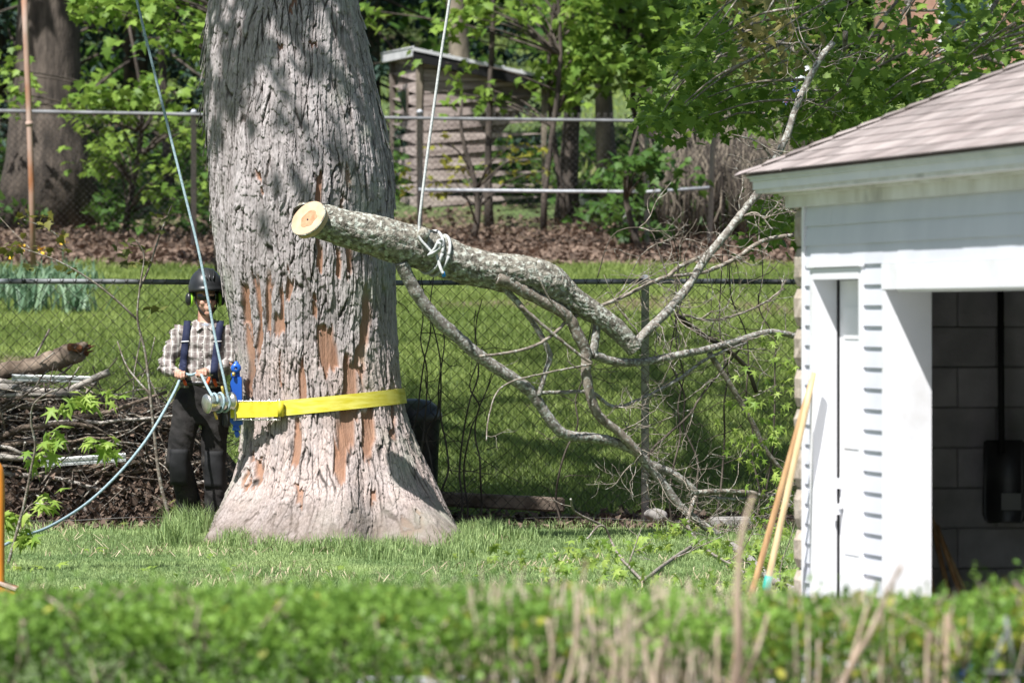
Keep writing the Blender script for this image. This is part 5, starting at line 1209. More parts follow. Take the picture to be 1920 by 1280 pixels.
def stick(g, c, d, ln, r, bend=0.12, n=6, sides=5):
    d = d / np.linalg.norm(d); s = np.linspace(-.5, .5, n)[:, None] * ln; w = bpr.normal(0, bend, 3); p = c + s * d + (s ** 2 / ln) * w + bpr.normal(0, .008, (n, 3)); g.add(*tube(p, np.linspace(r, r * .5, n), sides)); return p
for _ in range(430):
    x = bpr.uniform(-4.7, -2.35); h = float(pile_h(x)); u = bpr.random() ** .7; z = u * h * 0.98 + .04; y = 43.42 + .10 + (u ** 2) * .9 * bpr.random() + bpr.uniform(-.04, .12)
    d = np.array([1, bpr.normal(0, .25), bpr.normal(0.02, .33)]); 
    if bpr.random() < .42: d = np.array([bpr.normal(0, 1), bpr.normal(0, .3), bpr.normal(0, 1)])
    stick(g if bpr.random() < .45 else dark_g, np.array([x, max(y, 43.34), z]), d, bpr.uniform(.25, 1.1), bpr.uniform(.003, .012), .35)
put('pale_twigs', g, m_twig, pile)['kind'] = 'stuff'; put('dark_twigs', dark_g, m_twig_dark, pile)['kind'] = 'stuff'
x = bpr.uniform(-4.7, -2.2, 2600); u = bpr.random(2600) ** 1.6; z = u * pile_h(x) * .93 + .03; y = 43.42 + u * .35 + bpr.uniform(-.06, .1, 2600)
scatter(gl, np.stack([x, y, z], 1), .06, LOBE, .9, None, 0, bpr); put('dry_leaves', gl, m_litter, pile)['kind'] = 'stuff'
# bigger dead branches on the heap, one by one
bp0 = None
for q in range(34):
    x = bpr.uniform(-4.6, -2.6); h = float(pile_h(x)); u = 1 - (q / 34) * .75; z = u * h + bpr.uniform(-.06, .04); y = 43.50 + .55 * u * bpr.random()
    gg = G(); c = np.array([x, y, z]); stick(gg, c, np.array([1, bpr.normal(0, .12), bpr.normal(.02, .16)]), bpr.uniform(.7, 1.5), bpr.uniform(.014, .032), .2, 9, 8)
    tag(put('dead_branch', gg, m_deadwood if q % 3 else m_palewood, loc=c), 'grey-brown dead branch lying in the brush heap', 'branch', 'dead branches in the brush heap')
lg = thing('broken_log', 'dark log with splintered orange broken end lying on top of the brush heap', 'log', P(60, 690, 43.9))
g = G(); lp_ = spline(np.array([[*P(x, y, 43.9), r * .00412] for x, y, r in ((-70, 706, 15), (0, 698, 16), (60, 688, 17), (110, 672, 20), (140, 662, 19), (158, 655, 15))]), 6)
g.add(*tube(lp_[:, :3] + bpr.normal(0, .006, (len(lp_), 3)), lp_[:, 3], 12)); put('log', g, m_deadwood, lg)
g = G()
for q in range(16):
    a = bpr.uniform(0, 6.28); s = P(148, 657, 43.9) + np.array([0, math.cos(a), math.sin(a)]) * bpr.uniform(0, .055); g.add(*tube([s, s + [bpr.uniform(.03, .07), 0, bpr.uniform(-.01, .03)], s + [bpr.uniform(.06, .12), 0, bpr.uniform(-.01, .05)]], [.022, .014, .003], 5))
put('splinters', g, m_rotwood, lg)
g = G(); g.add(*tube(spline([P(128, 650, 43.82), P(140, 651, 43.81), P(152, 655, 43.83)], 4), .03, 7)); put('bare_patch', g, m_rotwood, lg)
for pth, r, lab in (([(-40, 690 + 24), (60, 716), (140, 712), (182, 722)], .018, 'pale barkless pole lying along the top of the brush heap'), ([(-40, 722), (30, 728), (90, 735), (150, 738)], .035, 'grey barkless log under the broken log on the heap'), ([(120, 735), (170, 712), (205, 697)], .028, 'short slanted grey stub sticking up from the brush heap')):
    g = G(); p = spline([P(x, y, 43.75) for x, y in pth], 6); g.add(*tube(p, r, 9)); tag(put('bare_log', g, m_palewood, loc=p[0]), lab, 'log')
# strips of metal in the heap
m_gut = M('white_metal_strip', (0.66, 0.70, 0.70), (0.78, 0.80, 0.80), scale=6, rough=0.4)
def strip(a, b_, w, lab, name):
    a, b_ = np.array(a), np.array(b_); d = b_ - a; L_ = np.linalg.norm(d); d /= L_; up_ = np.array([0, -.35, 1.0]); up_ -= d * np.dot(up_, d); up_ /= np.linalg.norm(up_); nn = np.cross(d, up_)
    prof = [(-.5, 0), (-.42, .012), (-.15, .012), (-.1, 0), (.1, 0), (.15, .012), (.42, .012), (.5, 0)]
    V = [p + up_ * (s * w) + nn * o for p in (a, b_) for s, o in prof] + [p + up_ * (s * w) + nn * (o - .004) for p in (a, b_) for s, o in prof]
    k = 8; F = [[q, q + 1, k + q + 1, k + q] for q in range(7)] + [[2 * k + q + 1, 2 * k + q, 3 * k + q, 3 * k + q + 1] for q in range(7)] + [[0, k, 3 * k, 2 * k], [k - 1, 3 * k - 1, 4 * k - 1, 2 * k - 1]]
    g = G(); g.add(np.array(V), np.array(F)); tag(put(name, g, m_gut, loc=a, smooth_=False), lab, 'metal strip')
strip(P(76, 868, 43.38), P(236, 857, 43.38), .070, 'white ribbed metal strip lying low in the brush heap', 'siding_offcut')
strip(P(22, 708, 43.7), P(182, 712, 43.75), .055, 'pale blue-grey metal strip on top of the brush heap', 'flashing_strip')
# black bin behind the fence
bx = thing('black_bin', 'black rounded plastic bin standing behind the fence beside the trunk', 'bin', (P(782, 0, 43.9)[0], 43.9, 0))
g = G(); c = P(775, 900, 43.9); c[2] = .02; hgt = P(0, 752, 43.9)[2]
prof = [(.001, 0), (.165, 0), (.175, .02), (.205, hgt * .8), (.215, hgt * .82), (.215, hgt * .87)]; g.add(*lathe(np.array(prof), 28, c, c + [0, 0, 1])); put('body', g, m_black, bx)
g = G(); g.add(*lathe(np.array([(.222, hgt * .83), (.226, hgt * .87), (.20, hgt * .93), (.13, hgt * .985), (.04, hgt), (.001, hgt)]), 28, c, c + [0, 0, 1])); put('lid', g, m_black, bx)
# timber and slab at the fence foot
g = G(); g.add(*bevbox(P(930, 935, 43.5) + [0, 0, -.02], (1.05, .12, .11), rotm(0, .05, .05), .015)); tag(put('timber', g, m_deadwood, loc=P(930, 950, 43.5), smooth_=False), 'dark rotting timber lying along the fence foot right of the trunk', 'timber')
g = G(); g.add(*bevbox(P(1375, 985, 43.0), (.34, .3, .13), rotm(0, 0, .1), .015)); tag(put('stone_slab', g, m_stone, loc=P(1375, 1000, 43.0), smooth_=False), 'flat grey concrete slab set in the leaf litter by the fence', 'slab')
g = G(); V, F = ellipsoid(P(1232, 968, 43.05), (.09, .08, .06)); V += (np.stack([vnoise(V[:, 0] * 14, V[:, 2] * 14, s) for s in (1, 2, 3)], 1) - .5) * .04; g.add(V, F); tag(put('stone', g, m_stone, loc=P(1232, 985, 43.05)), 'small grey stone at the foot of the fence post', 'stone')

# saplings and vines
def sapling(name, label, stems, Y, r0, leaves, m_l, m_s=m_twig, sz=.08, T=MAPLE, grp=None, droop=.5, sp=.05, base=None):
    b0 = P(*stems[0][0], Y); o = thing(name, label, 'plant', (b0[0], Y, float(gz(b0[0], Y))), grp)
    for q, s in enumerate(stems):
        g = G(); p = spline(np.array([P(x, y, Y + .05 * k_ * (1 if q % 2 else -1)) for k_, (x, y) in enumerate(s)]), 6); g.add(*tube(p, np.linspace(r0 if q == 0 else r0 * .6, r0 * .3, len(p)), 6)); put('stem', g, m_s, o)
    g = G()
    for x, y, n in leaves:
        c = P(x, y, Y) + bpr.normal(0, 1, (n, 3)) * np.array([sp, sp, sp * .6]); scatter(g, c, sz, T, .5, None, droop, bpr)
    put('leaves', g, m_l, o); return o
sapling('maple_seedling', 'slender maple seedling with pale drooping leaves at the lawn edge near the rope', [[(14, 1062), (28, 1010), (45, 945), (58, 880), (66, 835), (58, 790), (62, 760), (80, 742), (110, 728)], [(55, 890), (90, 882), (120, 860), (150, 835), (190, 825)], [(38, 970), (60, 945), (85, 945)], [(14, 1062), (8, 1090), (24, 1110)]], 37.6, .013,
        [(118, 752, 5), (150, 744, 6), (175, 744, 7), (195, 745, 6), (105, 815, 8), (110, 830, 5), (72, 848, 7), (70, 862, 4), (170, 822, 4), (195, 832, 9), (205, 842, 5), (92, 925, 4), (90, 945, 8), (40, 1000, 8), (55, 1005, 6), (20, 965, 7), (30, 955, 4), (20, 1060, 6), (75, 1070, 6), (85, 1085, 5), (60, 1090, 4)], m_leaf_young, sz=.125, T=YOUNG, sp=.04)
sapling('fence_sapling', 'thin leafy sapling growing through the fence left of the person', [[(322, 985), (300, 900), (288, 800), (282, 740), (272, 660), (258, 600), (262, 540), (270, 480), (255, 450)], [(262, 540), (280, 500), (300, 440), (322, 385)], [(258, 600), (215, 560), (170, 525), (110, 490), (40, 465)], [(282, 740), (240, 690), (220, 640)]], 43.0, .016,
        [(252, 490, 4), (240, 480, 3), (275, 490, 4), (230, 462, 4), (232, 450, 3), (270, 460, 3), (305, 400, 3), (300, 430, 3), (60, 500, 3), (100, 498, 3), (130, 505, 4), (30, 470, 4), (20, 460, 3), (300, 580, 3), (285, 575, 2), (240, 1000, 4), (215, 980, 4), (330, 960, 6), (320, 940, 4)], M('olive_leaf', (0.10, 0.12, 0.03), (0.20, 0.22, 0.055), attr=True, rough=.6, trans=.3), sz=.07, sp=.035)
sapling('budding_shrub', 'thin bare shrub twigs with olive buds in front of the rusty pole', [[(128, 470), (105, 440), (80, 425), (45, 412)], [(60, 470), (30, 440), (0, 408)], [(112, 445), (120, 438), (125, 430)]], 52.0, .010, [(40, 405, 6), (78, 405, 6), (110, 435, 4), (55, 445, 4), (20, 465, 5), (30, 460, 4), (90, 465, 5), (130, 478, 3)], M('olive_bud', (0.12, 0.12, 0.025), (0.24, 0.23, 0.05), attr=True, rough=.6, trans=.3), sz=.09, sp=.06)
for q in range(13):
    x0 = [750, 772, 800, 835, 846, 868, 905, 1060, 1250, 1300, 1350, 1400, 1450][q]; n = 10; yy = np.linspace(985, [520, 540, 600, 520, 560, 650, 700, 560, 480, 430, 470, 440, 460][q], n); w = np.cumsum(bpr.normal(0, 9, n)) + np.linspace(0, bpr.normal(0, 30), n)
    g = G(); p = spline(np.array([P(x0 + a, y, 43.14 + .05 * math.sin(k * 1.4 + q)) for k, (a, y) in enumerate(zip(w, yy))]), 5); g.add(*tube(p, np.linspace(.009, .004, len(p)), 5))
    for k in range(5, len(p) - 3, 5):
        if bpr.random() < .7: dv = bpr.normal(0, 1, 3) * np.array([1, .1, .6]); stick(g, p[k] + dv * .1, dv, bpr.uniform(.15, .5), .004, .4)
    tag(put('bare_vine', g, m_twig_dark, loc=p[0]), 'thin dark bare vine climbing the near chain-link fence', 'vine', 'bare vines on the near fence')
# ------------------------------------------------------------------ clipped hedge in front
hr = np.random.default_rng(41); HYc = 17.0
hedge = thing('hedge', 'low clipped leafy hedge along the front of the lawn, thin and twiggy towards the garage', 'hedge', (0, HYc, -.25))
def hz(x):
    px = 960 + x / 17.0 * FPX; y = np.interp(px, [-300, 0, 150, 400, 700, 1000, 1250, 1450, 1640, 1720, 1800, 1860, 1960, 2300], [1112, 1118, 1110, 1108, 1112, 1112, 1120, 1122, 1130, 1130, 1140, 1108, 1112, 1110]); return CAMZ - (y - HOR) * 17.0 / FPX
N = 80000; x = hr.uniform(-2.6, 2.6, N); y = HYc + hr.uniform(-.75, .75, N); top = hz(x) + .05 * (fbm(x * 9, y * 9, 3, 5) - .55) - .07 * ((y - HYc) / .75) ** 4
u = hr.random(N); z = np.where(u < .62, top - np.abs(hr.normal(0, .05, N)), top - hr.uniform(0, .75, N)); frontf = np.where(u < .62, y, HYc - .75 + np.abs(hr.normal(0, .10, N))); y = frontf
dens = np.interp(x, [-2.6, -.6, .2, .5, 1.2, 2.6], [1, 1, .8, .62, .72, .95]); cl = fbm(x * 7, z * 8 + y * 5, 3, 15)
low = np.interp(top - z, [0, .12, .26, .5], [1, 1, .55, .34])
keep = (hr.random(N) < dens * low) & (cl > .38 + .16 * (1 - dens * low)); x, y, z = x[keep], y[keep], z[keep]
gg = G(); yel = (hr.random(len(x)) < np.interp(x, [-2, .2, .8, 1.2, 2], [.0, .03, .10, .24, .4])) & (vnoise(x * 6, z * 6, 3) > .35)
clv = fbm(x * 5, z * 9, 2, 25); val = np.clip(.1 + clv * .9 + hr.normal(0, .2, len(x)), 0, 1)
scatter(gg, np.stack([x, y, z], 1)[~yel], .026, OVAL, .75, val[~yel], -.3, hr); n_ = 34000; xi = hr.uniform(-2.6, 2.6, n_); yi = HYc + hr.uniform(-.55, .75, n_); zi = hz(xi) - .05 - hr.uniform(0, .8, n_); scatter(gg, np.stack([xi, yi, zi], 1), .028, OVAL, .9, np.clip(hr.normal(.3, .2, n_), 0, 1), 0, hr); put('foliage', gg, m_hedge, hedge)['kind'] = 'stuff'
gg = G(); scatter(gg, np.stack([x, y, z], 1)[yel], .036, OVAL, .7, None, 0, hr); put('yellowing_foliage', gg, m_hedge_y, hedge)['kind'] = 'stuff'
gg = G(); gd = G()
for _ in range(1000):
    x0 = hr.uniform(-2.5, 2.5); y0 = HYc + hr.uniform(-.72, .6); zt = float(hz(x0)); z0 = zt - hr.uniform(.05, .75); d = np.array([hr.normal(0, .55), hr.normal(0, .4), 1.0]); ln = hr.uniform(.1, .34); d /= np.linalg.norm(d)
    e = np.array([x0, y0, z0]) + d * ln; e[2] = min(e[2], zt + .02)
    (gg if hr.random() < .5 else gd).add(*tube([np.array([x0, y0, z0]), (np.array([x0, y0, z0]) + e) / 2 + hr.normal(0, .012, 3), e], [.0045, .004, .002], 4))
gtw = G()
for _ in range(430):
    px = hr.choice([hr.uniform(850, 1350), hr.uniform(1150, 1780)]); Yq = HYc + hr.uniform(-.85, .5); x0 = (px - 960) / FPX * Yq; zt = float(hz(x0)); z0 = zt - hr.uniform(.25, .6); e = np.array([x0 + hr.normal(0, .07), Yq + hr.normal(0, .06), zt + hr.uniform(-.18, .07)])
    s0 = np.array([x0, Yq, z0]); r_ = hr.uniform(.0018, .0045); gtw.add(*tube([s0, (s0 + e) / 2 + hr.normal(0, .01, 3), e], [r_, r_ * .9, r_ * .5], 5))
put('bare_shoots', gtw, M('tan_shoot', (0.30, 0.22, 0.16), (0.52, 0.43, 0.35), scale=9, rough=.85), hedge)['kind'] = 'stuff'
# new shoots standing above the clipped top
gsh = G()
for _ in range(420):
    x0 = hr.uniform(-2.5, 2.5); y0 = HYc + hr.uniform(-.7, .7); zt = float(hz(x0)); k = int(hr.integers(4, 9)); hh = hr.uniform(.015, .075); cc = np.stack([x0 + hr.normal(0, .008, k), y0 + hr.normal(0, .008, k), zt - .03 + np.linspace(0, hh + .02, k)], 1); scatter(gsh, cc, .022, OVAL, .6, np.clip(hr.normal(.5, .25, k), 0, 1), -.5, hr)
put('new_shoots', gsh, m_hedge, hedge)['kind'] = 'stuff'
m_htwig = M('hedge_twig', (0.22, 0.16, 0.12), (0.42, 0.34, 0.28), scale=14, rough=.85)
put('pale_twigs', gg, m_htwig, hedge)['kind'] = 'stuff'; put('dark_twigs', gd, m_twig_dark, hedge)['kind'] = 'stuff'
m_cut = M('peeled_stem', (0.36, 0.26, 0.19), (0.52, 0.41, 0.32), scale=7, rough=.8, stretch=(3, 3, .6), c3=(.17, .12, .09), s3=5, th3=(.5, .6))
STEMS = [([(1372, 1330), (1385, 1230), (1383, 1130), (1390, 1010), (1412, 930)], 24, 7), ([(1385, 1300), (1420, 1220), (1440, 1150)], 10, 6), ([(1560, 1330), (1600, 1240), (1630, 1190), (1665, 1110), (1690, 1058)], 17, 6), ([(1588, 1270), (1605, 1210), (1626, 1135)], 10, 6), ([(1655, 1130), (1675, 1090), (1692, 1066)], 6, 3),
         ([(1050, 1330), (1075, 1230), (1085, 1150), (1100, 1045)], 8, 5), ([(1030, 1330), (1036, 1230), (1026, 1160)], 7, 6), ([(1175, 1320), (1172, 1220), (1174, 1150)], 8, 6), ([(1230, 1320), (1215, 1250), (1208, 1195)], 10, 7), ([(1250, 1320), (1240, 1250), (1246, 1190)], 9, 7), ([(1130, 1320), (1150, 1250), (1142, 1200)], 7, 5), ([(1235, 1330), (1228, 1260), (1240, 1215)], 10, 7), ([(1345, 1330), (1345, 1260), (1346, 1180)], 8, 6), ([(1530, 1330), (1535, 1260), (1535, 1200)], 7, 5), ([(1740, 1180), (1760, 1215), (1790, 1250)], 8, 6), ([(1775, 1150), (1790, 1190), (1800, 1230)], 8, 6)]
for q, (pth, ra, rb) in enumerate(STEMS):
    Yq = HYc - .84 - .03 * (q % 3); p = spline([P(a, b2, Yq) for a, b2 in pth], 6); low_ = p[0].copy(); low_[2] = -.25; p = np.concatenate([[low_ + (p[0] - p[1]) * [3, 0, 0]], p]); g = G(); g.add(*tube(p, np.concatenate([[ra], np.linspace(ra, rb, len(p) - 1)]) / 2 * Yq / FPX, 9)); put('cut_stem', g, m_cut, hedge)
# small things by the hedge
fr_ = thing('metal_frame', 'small grey metal A-shaped garden frame standing in the hedge', 'frame', P(1880, 1500, 16.1))
for a_, b_ in (((1886, 1155), (1906, 1272)), ((1886, 1155), (1886, 1200)), ((1884, 1190), (1848, 1275)), ((1845, 1258), (1925, 1262)), ((1906, 1272), (1918, 1560)), ((1848, 1275), (1830, 1560))):
    g = G(); g.add(*tube([P(*a_, 16.1), P(*b_, 16.1)], .0045, 7)); put('bar', g, m_farrail, fr_)
gb = G(); m_tarp = M('blue_plastic_sheet', (0.10, 0.22, 0.75), (0.16, 0.32, 0.85), scale=8, rough=.3, spec=.5)
uu, vv = np.meshgrid(np.linspace(-1, 1, 22), np.linspace(-1, 1, 12)); V = np.stack([P(1802, 0, 16.8)[0] + uu * .05, 16.75 + .05 * vnoise(uu * 3, vv * 3) + .1 * uu * uu, P(0, 1268, 16.8)[2] + vv * .03 - .03 * uu * 0 + .03 * (vnoise(uu * 4 + 3, vv * 2, 2) - .5)], -1).reshape(-1, 3)
Q = np.array([[a * 22 + c, a * 22 + c + 1, (a + 1) * 22 + c + 1, (a + 1) * 22 + c] for a in range(11) for c in range(21)]); gb.add(np.concatenate([V, V + [0, .002, 0]]), np.concatenate([Q, Q[:, ::-1] + len(V)])); tag(put('plastic_bag', gb, m_tarp, loc=P(1802, 1268, 16.8)), 'crumpled blue plastic bag caught in the hedge twigs', 'bag')
oc = thing('chipper_support', 'orange painted upright support with a box foot at the lawn edge', 'machine part', P(0, 1140, 34.0))
g = G(); g.add(*tube(spline([P(-2, 1145, 34), P(-2, 1000, 34), P(-2, 900, 34), P(-8, 874, 34), P(-26, 866, 34)], 6), .034, 12)); put('post', g, m_orange, oc)
R = rotm(0, .35, 0); g = G(); g.add(*bevbox(P(8, 1106, 34) + [0, 0, 0], (.17, .22, .075), R, .012)); put('foot', g, m_orange, oc, smooth_=False)
g = G(); g.add(*bevbox(P(10, 1095, 34), (.16, .235, .02), R, .004)); put('foot_edge', g, m_rust, oc, smooth_=False)

# ------------------------------------------------------------------ background beyond the lawn
br3 = np.random.default_rng(77)
def bg_tree(label, px, py_base, Y, r, lean, top_z, crown, leaf=m_leaf, bark=m_bgbark, nleaf=2500, lsize=.22, T=LOBE, name='background_tree', flare=1.5):
    """trunk standing on the slope, crown = list of (dx, dy, z, radius)"""
    b0 = P(px, py_base, Y); x0 = b0[0]; z0 = float(gz(x0, Y)) - .1; o = thing(name, label, 'tree', (x0, Y, z0))
    zz = np.linspace(0, 1, 14); pts_ = np.stack([x0 + lean * zz * (top_z - z0) / 10 + .08 * np.sin(zz * 7 + px), Y + .1 * np.sin(zz * 5), z0 + zz * (top_z - z0)], 1); rr = r * (1 - .7 * zz) * (1 + (flare - 1) * np.exp(-zz * 14))
    g = G(); g.add(*tube(pts_, rr, 12)); put('trunk', g, bark, o)
    gl_ = G()
    for q, (dx, dy, zc, rad_) in enumerate(crown):
        c = np.array([x0 + dx, Y + dy, zc]); k = int(np.clip((zc - 1.0 - z0) / (top_z - z0) * 13, 3, 12)); s = pts_[k]
        g = G(); g.add(*tube(spline([s, (s + c) / 2 + [0, 0, -.1], c], 5), np.linspace(rr[k] * .5, .015, 11), 6)); put('limb', g, bark, o)
        m = max(6, int(nleaf / len(crown) / 26)); cc = c + br3.normal(0, .5, (m, 3)) * rad_ * np.array([1, 1, .7]); pts2 = (cc[:, None] + br3.normal(0, .20, (m, 26, 3)) * np.array([1, 1, .5])).reshape(-1, 3); scatter(gl_, pts2, lsize, T, .6, None, .2, br3)
    put('crown', gl_, leaf, o); return o
def ring(n, R, z0, z1, rad_): return [(R * math.cos(q * 2.4 + .3) * br3.uniform(.4, 1), R * math.sin(q * 2.4 + .3) * br3.uniform(.4, 1), br3.uniform(z0, z1), rad_) for q in range(n)]
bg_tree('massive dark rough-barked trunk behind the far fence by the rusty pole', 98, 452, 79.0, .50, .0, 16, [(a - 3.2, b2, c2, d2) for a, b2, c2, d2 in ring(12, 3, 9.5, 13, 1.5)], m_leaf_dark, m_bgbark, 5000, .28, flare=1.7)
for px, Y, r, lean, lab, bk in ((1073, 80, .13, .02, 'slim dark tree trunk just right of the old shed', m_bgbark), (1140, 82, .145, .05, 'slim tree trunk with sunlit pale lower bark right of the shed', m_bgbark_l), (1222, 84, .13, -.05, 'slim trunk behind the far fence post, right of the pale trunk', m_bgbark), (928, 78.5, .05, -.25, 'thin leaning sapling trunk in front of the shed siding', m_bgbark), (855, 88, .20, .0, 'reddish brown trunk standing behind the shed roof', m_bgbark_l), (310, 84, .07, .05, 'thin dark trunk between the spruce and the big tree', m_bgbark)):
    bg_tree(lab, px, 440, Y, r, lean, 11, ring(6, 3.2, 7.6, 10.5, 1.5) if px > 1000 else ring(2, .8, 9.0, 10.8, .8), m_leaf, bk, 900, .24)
# leafy sprays at the height the picture shows: young maples behind the far fence
def maple(label, px, py, Y, sprays, leaf, sz=.20, n=26, sp=.20, T=MAPLE, droop=.6, r=.05, cap=None):
    b0 = P(px, py, Y); z0 = float(gz(b0[0], Y)) - .05; top_ = max(P(0, s[1], Y)[2] for s in sprays) + .6; o = thing('young_maple', label, 'tree', (b0[0], Y, z0))
    tt = np.linspace(0, 1, 9); tr3 = np.stack([b0[0] + .12 * np.sin(tt * 5 + px), Y + 0 * tt, z0 + tt * (top_ - z0)], 1); g = G(); g.add(*tube(tr3, np.linspace(r, r * .35, 9), 8)); put('trunk', g, m_bgbark, o)
    gl_ = G(); gt_ = G()
    for (x, y, m) in sprays:
        yy = Y + br3.uniform(-1.2, 1.2); c = P(x, y, yy); s = tr3[int(np.clip((c[2] - .3 - z0) / (top_ - z0) * 8, 1, 8))]; gt_.add(*tube(spline([s, (s + c) / 2 + [0, 0, .1], c], 4), np.linspace(r * .4, .006, 9), 5))
        cc = c + br3.normal(0, 1, (m, 3)) * np.array([sp * 1.4, sp * 1.4, sp * .7]); pts2 = (cc[:, None] + br3.normal(0, .09, (m, 5, 3))).reshape(-1, 3); scatter(gl_, pts2, sz, T, .45, None, droop, br3)
    put('twigs', gt_, m_bgbark, o)['kind'] = 'stuff'; put('crown', gl_, leaf, o)
def field(x0, x1, y0, y1, n, m, f=None):
    out = []
    while len(out) < n:
        x, y = br3.uniform(x0, x1), br3.uniform(y0, y1)
        if f is None or br3.random() < f(x, y): out.append((x, y, m))
    return out
maple('young maple with bright leaves hanging above the shed roof', 1035, 440, 78, field(880, 1010, -20, 40, 10, 4) + [(830, 40, 4), (700, 20, 4), (835, 118, 3), (830, 170, 2), (890, 180, 3), (925, 170, 3)], m_leaf, sz=.15, sp=.13)
maple('dense young maple filling the gap right of the shed', 1045, 440, 79, field(1045, 1150, -20, 170, 28, 6) + [(1100, 125, 5), (1105, 130, 4)], m_leaf, sz=.15, sp=.15)
maple('leafy young maple between the slim trunks', 1175, 440, 81, field(1110, 1290, -20, 130, 34, 6), m_leaf, sz=.15, sp=.15)
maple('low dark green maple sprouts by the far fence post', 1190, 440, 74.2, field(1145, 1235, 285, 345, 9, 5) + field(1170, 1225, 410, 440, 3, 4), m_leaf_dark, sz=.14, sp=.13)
maple('small maple seedlings with yellow leaves before the shed wall', 880, 440, 76.5, [(870, 330, 4), (855, 345, 3), (862, 310, 3), (830, 270, 2), (950, 280, 3), (995, 290, 3), (940, 315, 2), (760, 325, 3), (1010, 320, 2)], M('dull_yellow_leaf', (0.15, 0.17, 0.02), (0.30, 0.29, 0.04), attr=True, rough=.5, trans=.35), sz=.10, sp=.08)
maple('young maple with fresh bright leaves before the dark spruce', 425, 440, 70, field(150, 395, -30, 30, 20, 5) + [(310, 55, 5), (325, 75, 5), (270, 70, 4), (345, 70, 4), (365, 90, 4), (355, 50, 5), (300, 30, 5), (385, 95, 4)], m_leaf, sz=.14, sp=.12)
maple('low leafy maple bushes behind the far fence left of the tree', 250, 450, 77, field(150, 300, 165, 215, 12, 5) + field(180, 250, 260, 320, 8, 4) + field(310, 390, 170, 260, 7, 4) + field(270, 380, 300, 380, 5, 3) + field(0, 45, 120, 190, 5, 4), m_leaf, sz=.14, sp=.13)
# overhanging maple above the garage
def fr_top(x, y): return 1.0 if y < min(235, 300 - (x - 1430) * .38) and y > -40 else 0
rt = thing('overhanging_maple', 'maple boughs with fresh green leaves hanging behind the garage roof', 'tree', (5.6, 49, float(gz(5.6, 49))))
tt = np.linspace(0, 1, 9); trk = np.stack([5.6 - .2 * tt, 49 + 0 * tt, float(gz(5.6, 49)) - .1 + tt * 8], 1); g = G(); g.add(*tube(trk, np.linspace(.24, .1, 9), 10)); put('trunk', g, m_bgbark, rt)
gl_, gdk, gbz, gt_ = G(), G(), G(), G()
SPR = field(1270, 1960, -40, 300, 150, 0, fr_top) + field(1500, 1800, 90, 270, 50, 0, fr_top) + field(1215, 1330, 100, 250, 22, 0) + [(1290, 200, 0), (1260, 215, 0), (1310, 235, 0), (1235, 190, 0), (1440, 160, 0), (1400, 185, 0), (1420, 210, 0)] + field(1400, 1480, 385, 465, 9, 0)
for x, y, _ in SPR:
    if 1455 < x < 1520 and 110 < y < 205: continue
    Yq = br3.uniform(44.5, 54); c = P(x, y, Yq); m = int(br3.integers(5, 11)); pts2 = (c + br3.normal(0, 1, (m, 3)) * np.array([.12, .14, .08])[None]); 
    bz = (1360 < x < 1500) and y < 130
    scatter(gbz if bz else (gdk if br3.random() < .45 else gl_), np.repeat(pts2, 3, 0) + br3.normal(0, .05, (m * 3, 3)), .098, MAPLE, .5, None, .55, br3)
    if br3.random() < .5:
        e = c + np.array([br3.uniform(.2, 1.0), br3.normal(0, .5), br3.uniform(.1, .7)]); gt_.add(*tube(spline([c, (c + e) / 2 + [0, 0, .06], e], 4), np.linspace(.004, .014, 9), 5))
for pth in (([(1585, 60), (1580, 150), (1560, 230), (1535, 260)]), ([(1612, 70), (1600, 130), (1570, 200), (1540, 255)]), ([(1675, 30), (1650, 70), (1640, 100), (1618, 155)]), ([(1700, 0), (1705, 60), (1690, 120), (1665, 190)]), ([(1500, 100), (1460, 80), (1420, 100), (1360, 110)]), ([(1960, 60), (1860, 90), (1760, 85), (1690, 80)]), ([(1960, 150), (1850, 110), (1800, 115)])):
    p = spline([P(x, y, 48 + .3 * k) for k, (x, y) in enumerate(pth)], 7); gt_.add(*tube(p, np.linspace(.024, .009, len(p)), 7))
for e in ((1900, -40), (1750, -60), (1600, -80), (1450, -90)):
    p = spline([trk[7], P(e[0] + 60, e[1] - 20, 48.8), P(*e, 48), P(e[0] - 60, e[1] + 90, 47.4)], 7); gt_.add(*tube(p, np.linspace(.06, .012, len(p)), 7))
put('boughs', gt_, m_twig, rt)['kind'] = 'stuff'; put('crown', gl_, m_leaf, rt); put('other_leaves', gdk, m_leaf, rt); put('bronze_leaves', gbz, m_leaf_bronze, rt)  # both green leaf sets share one material, split at random
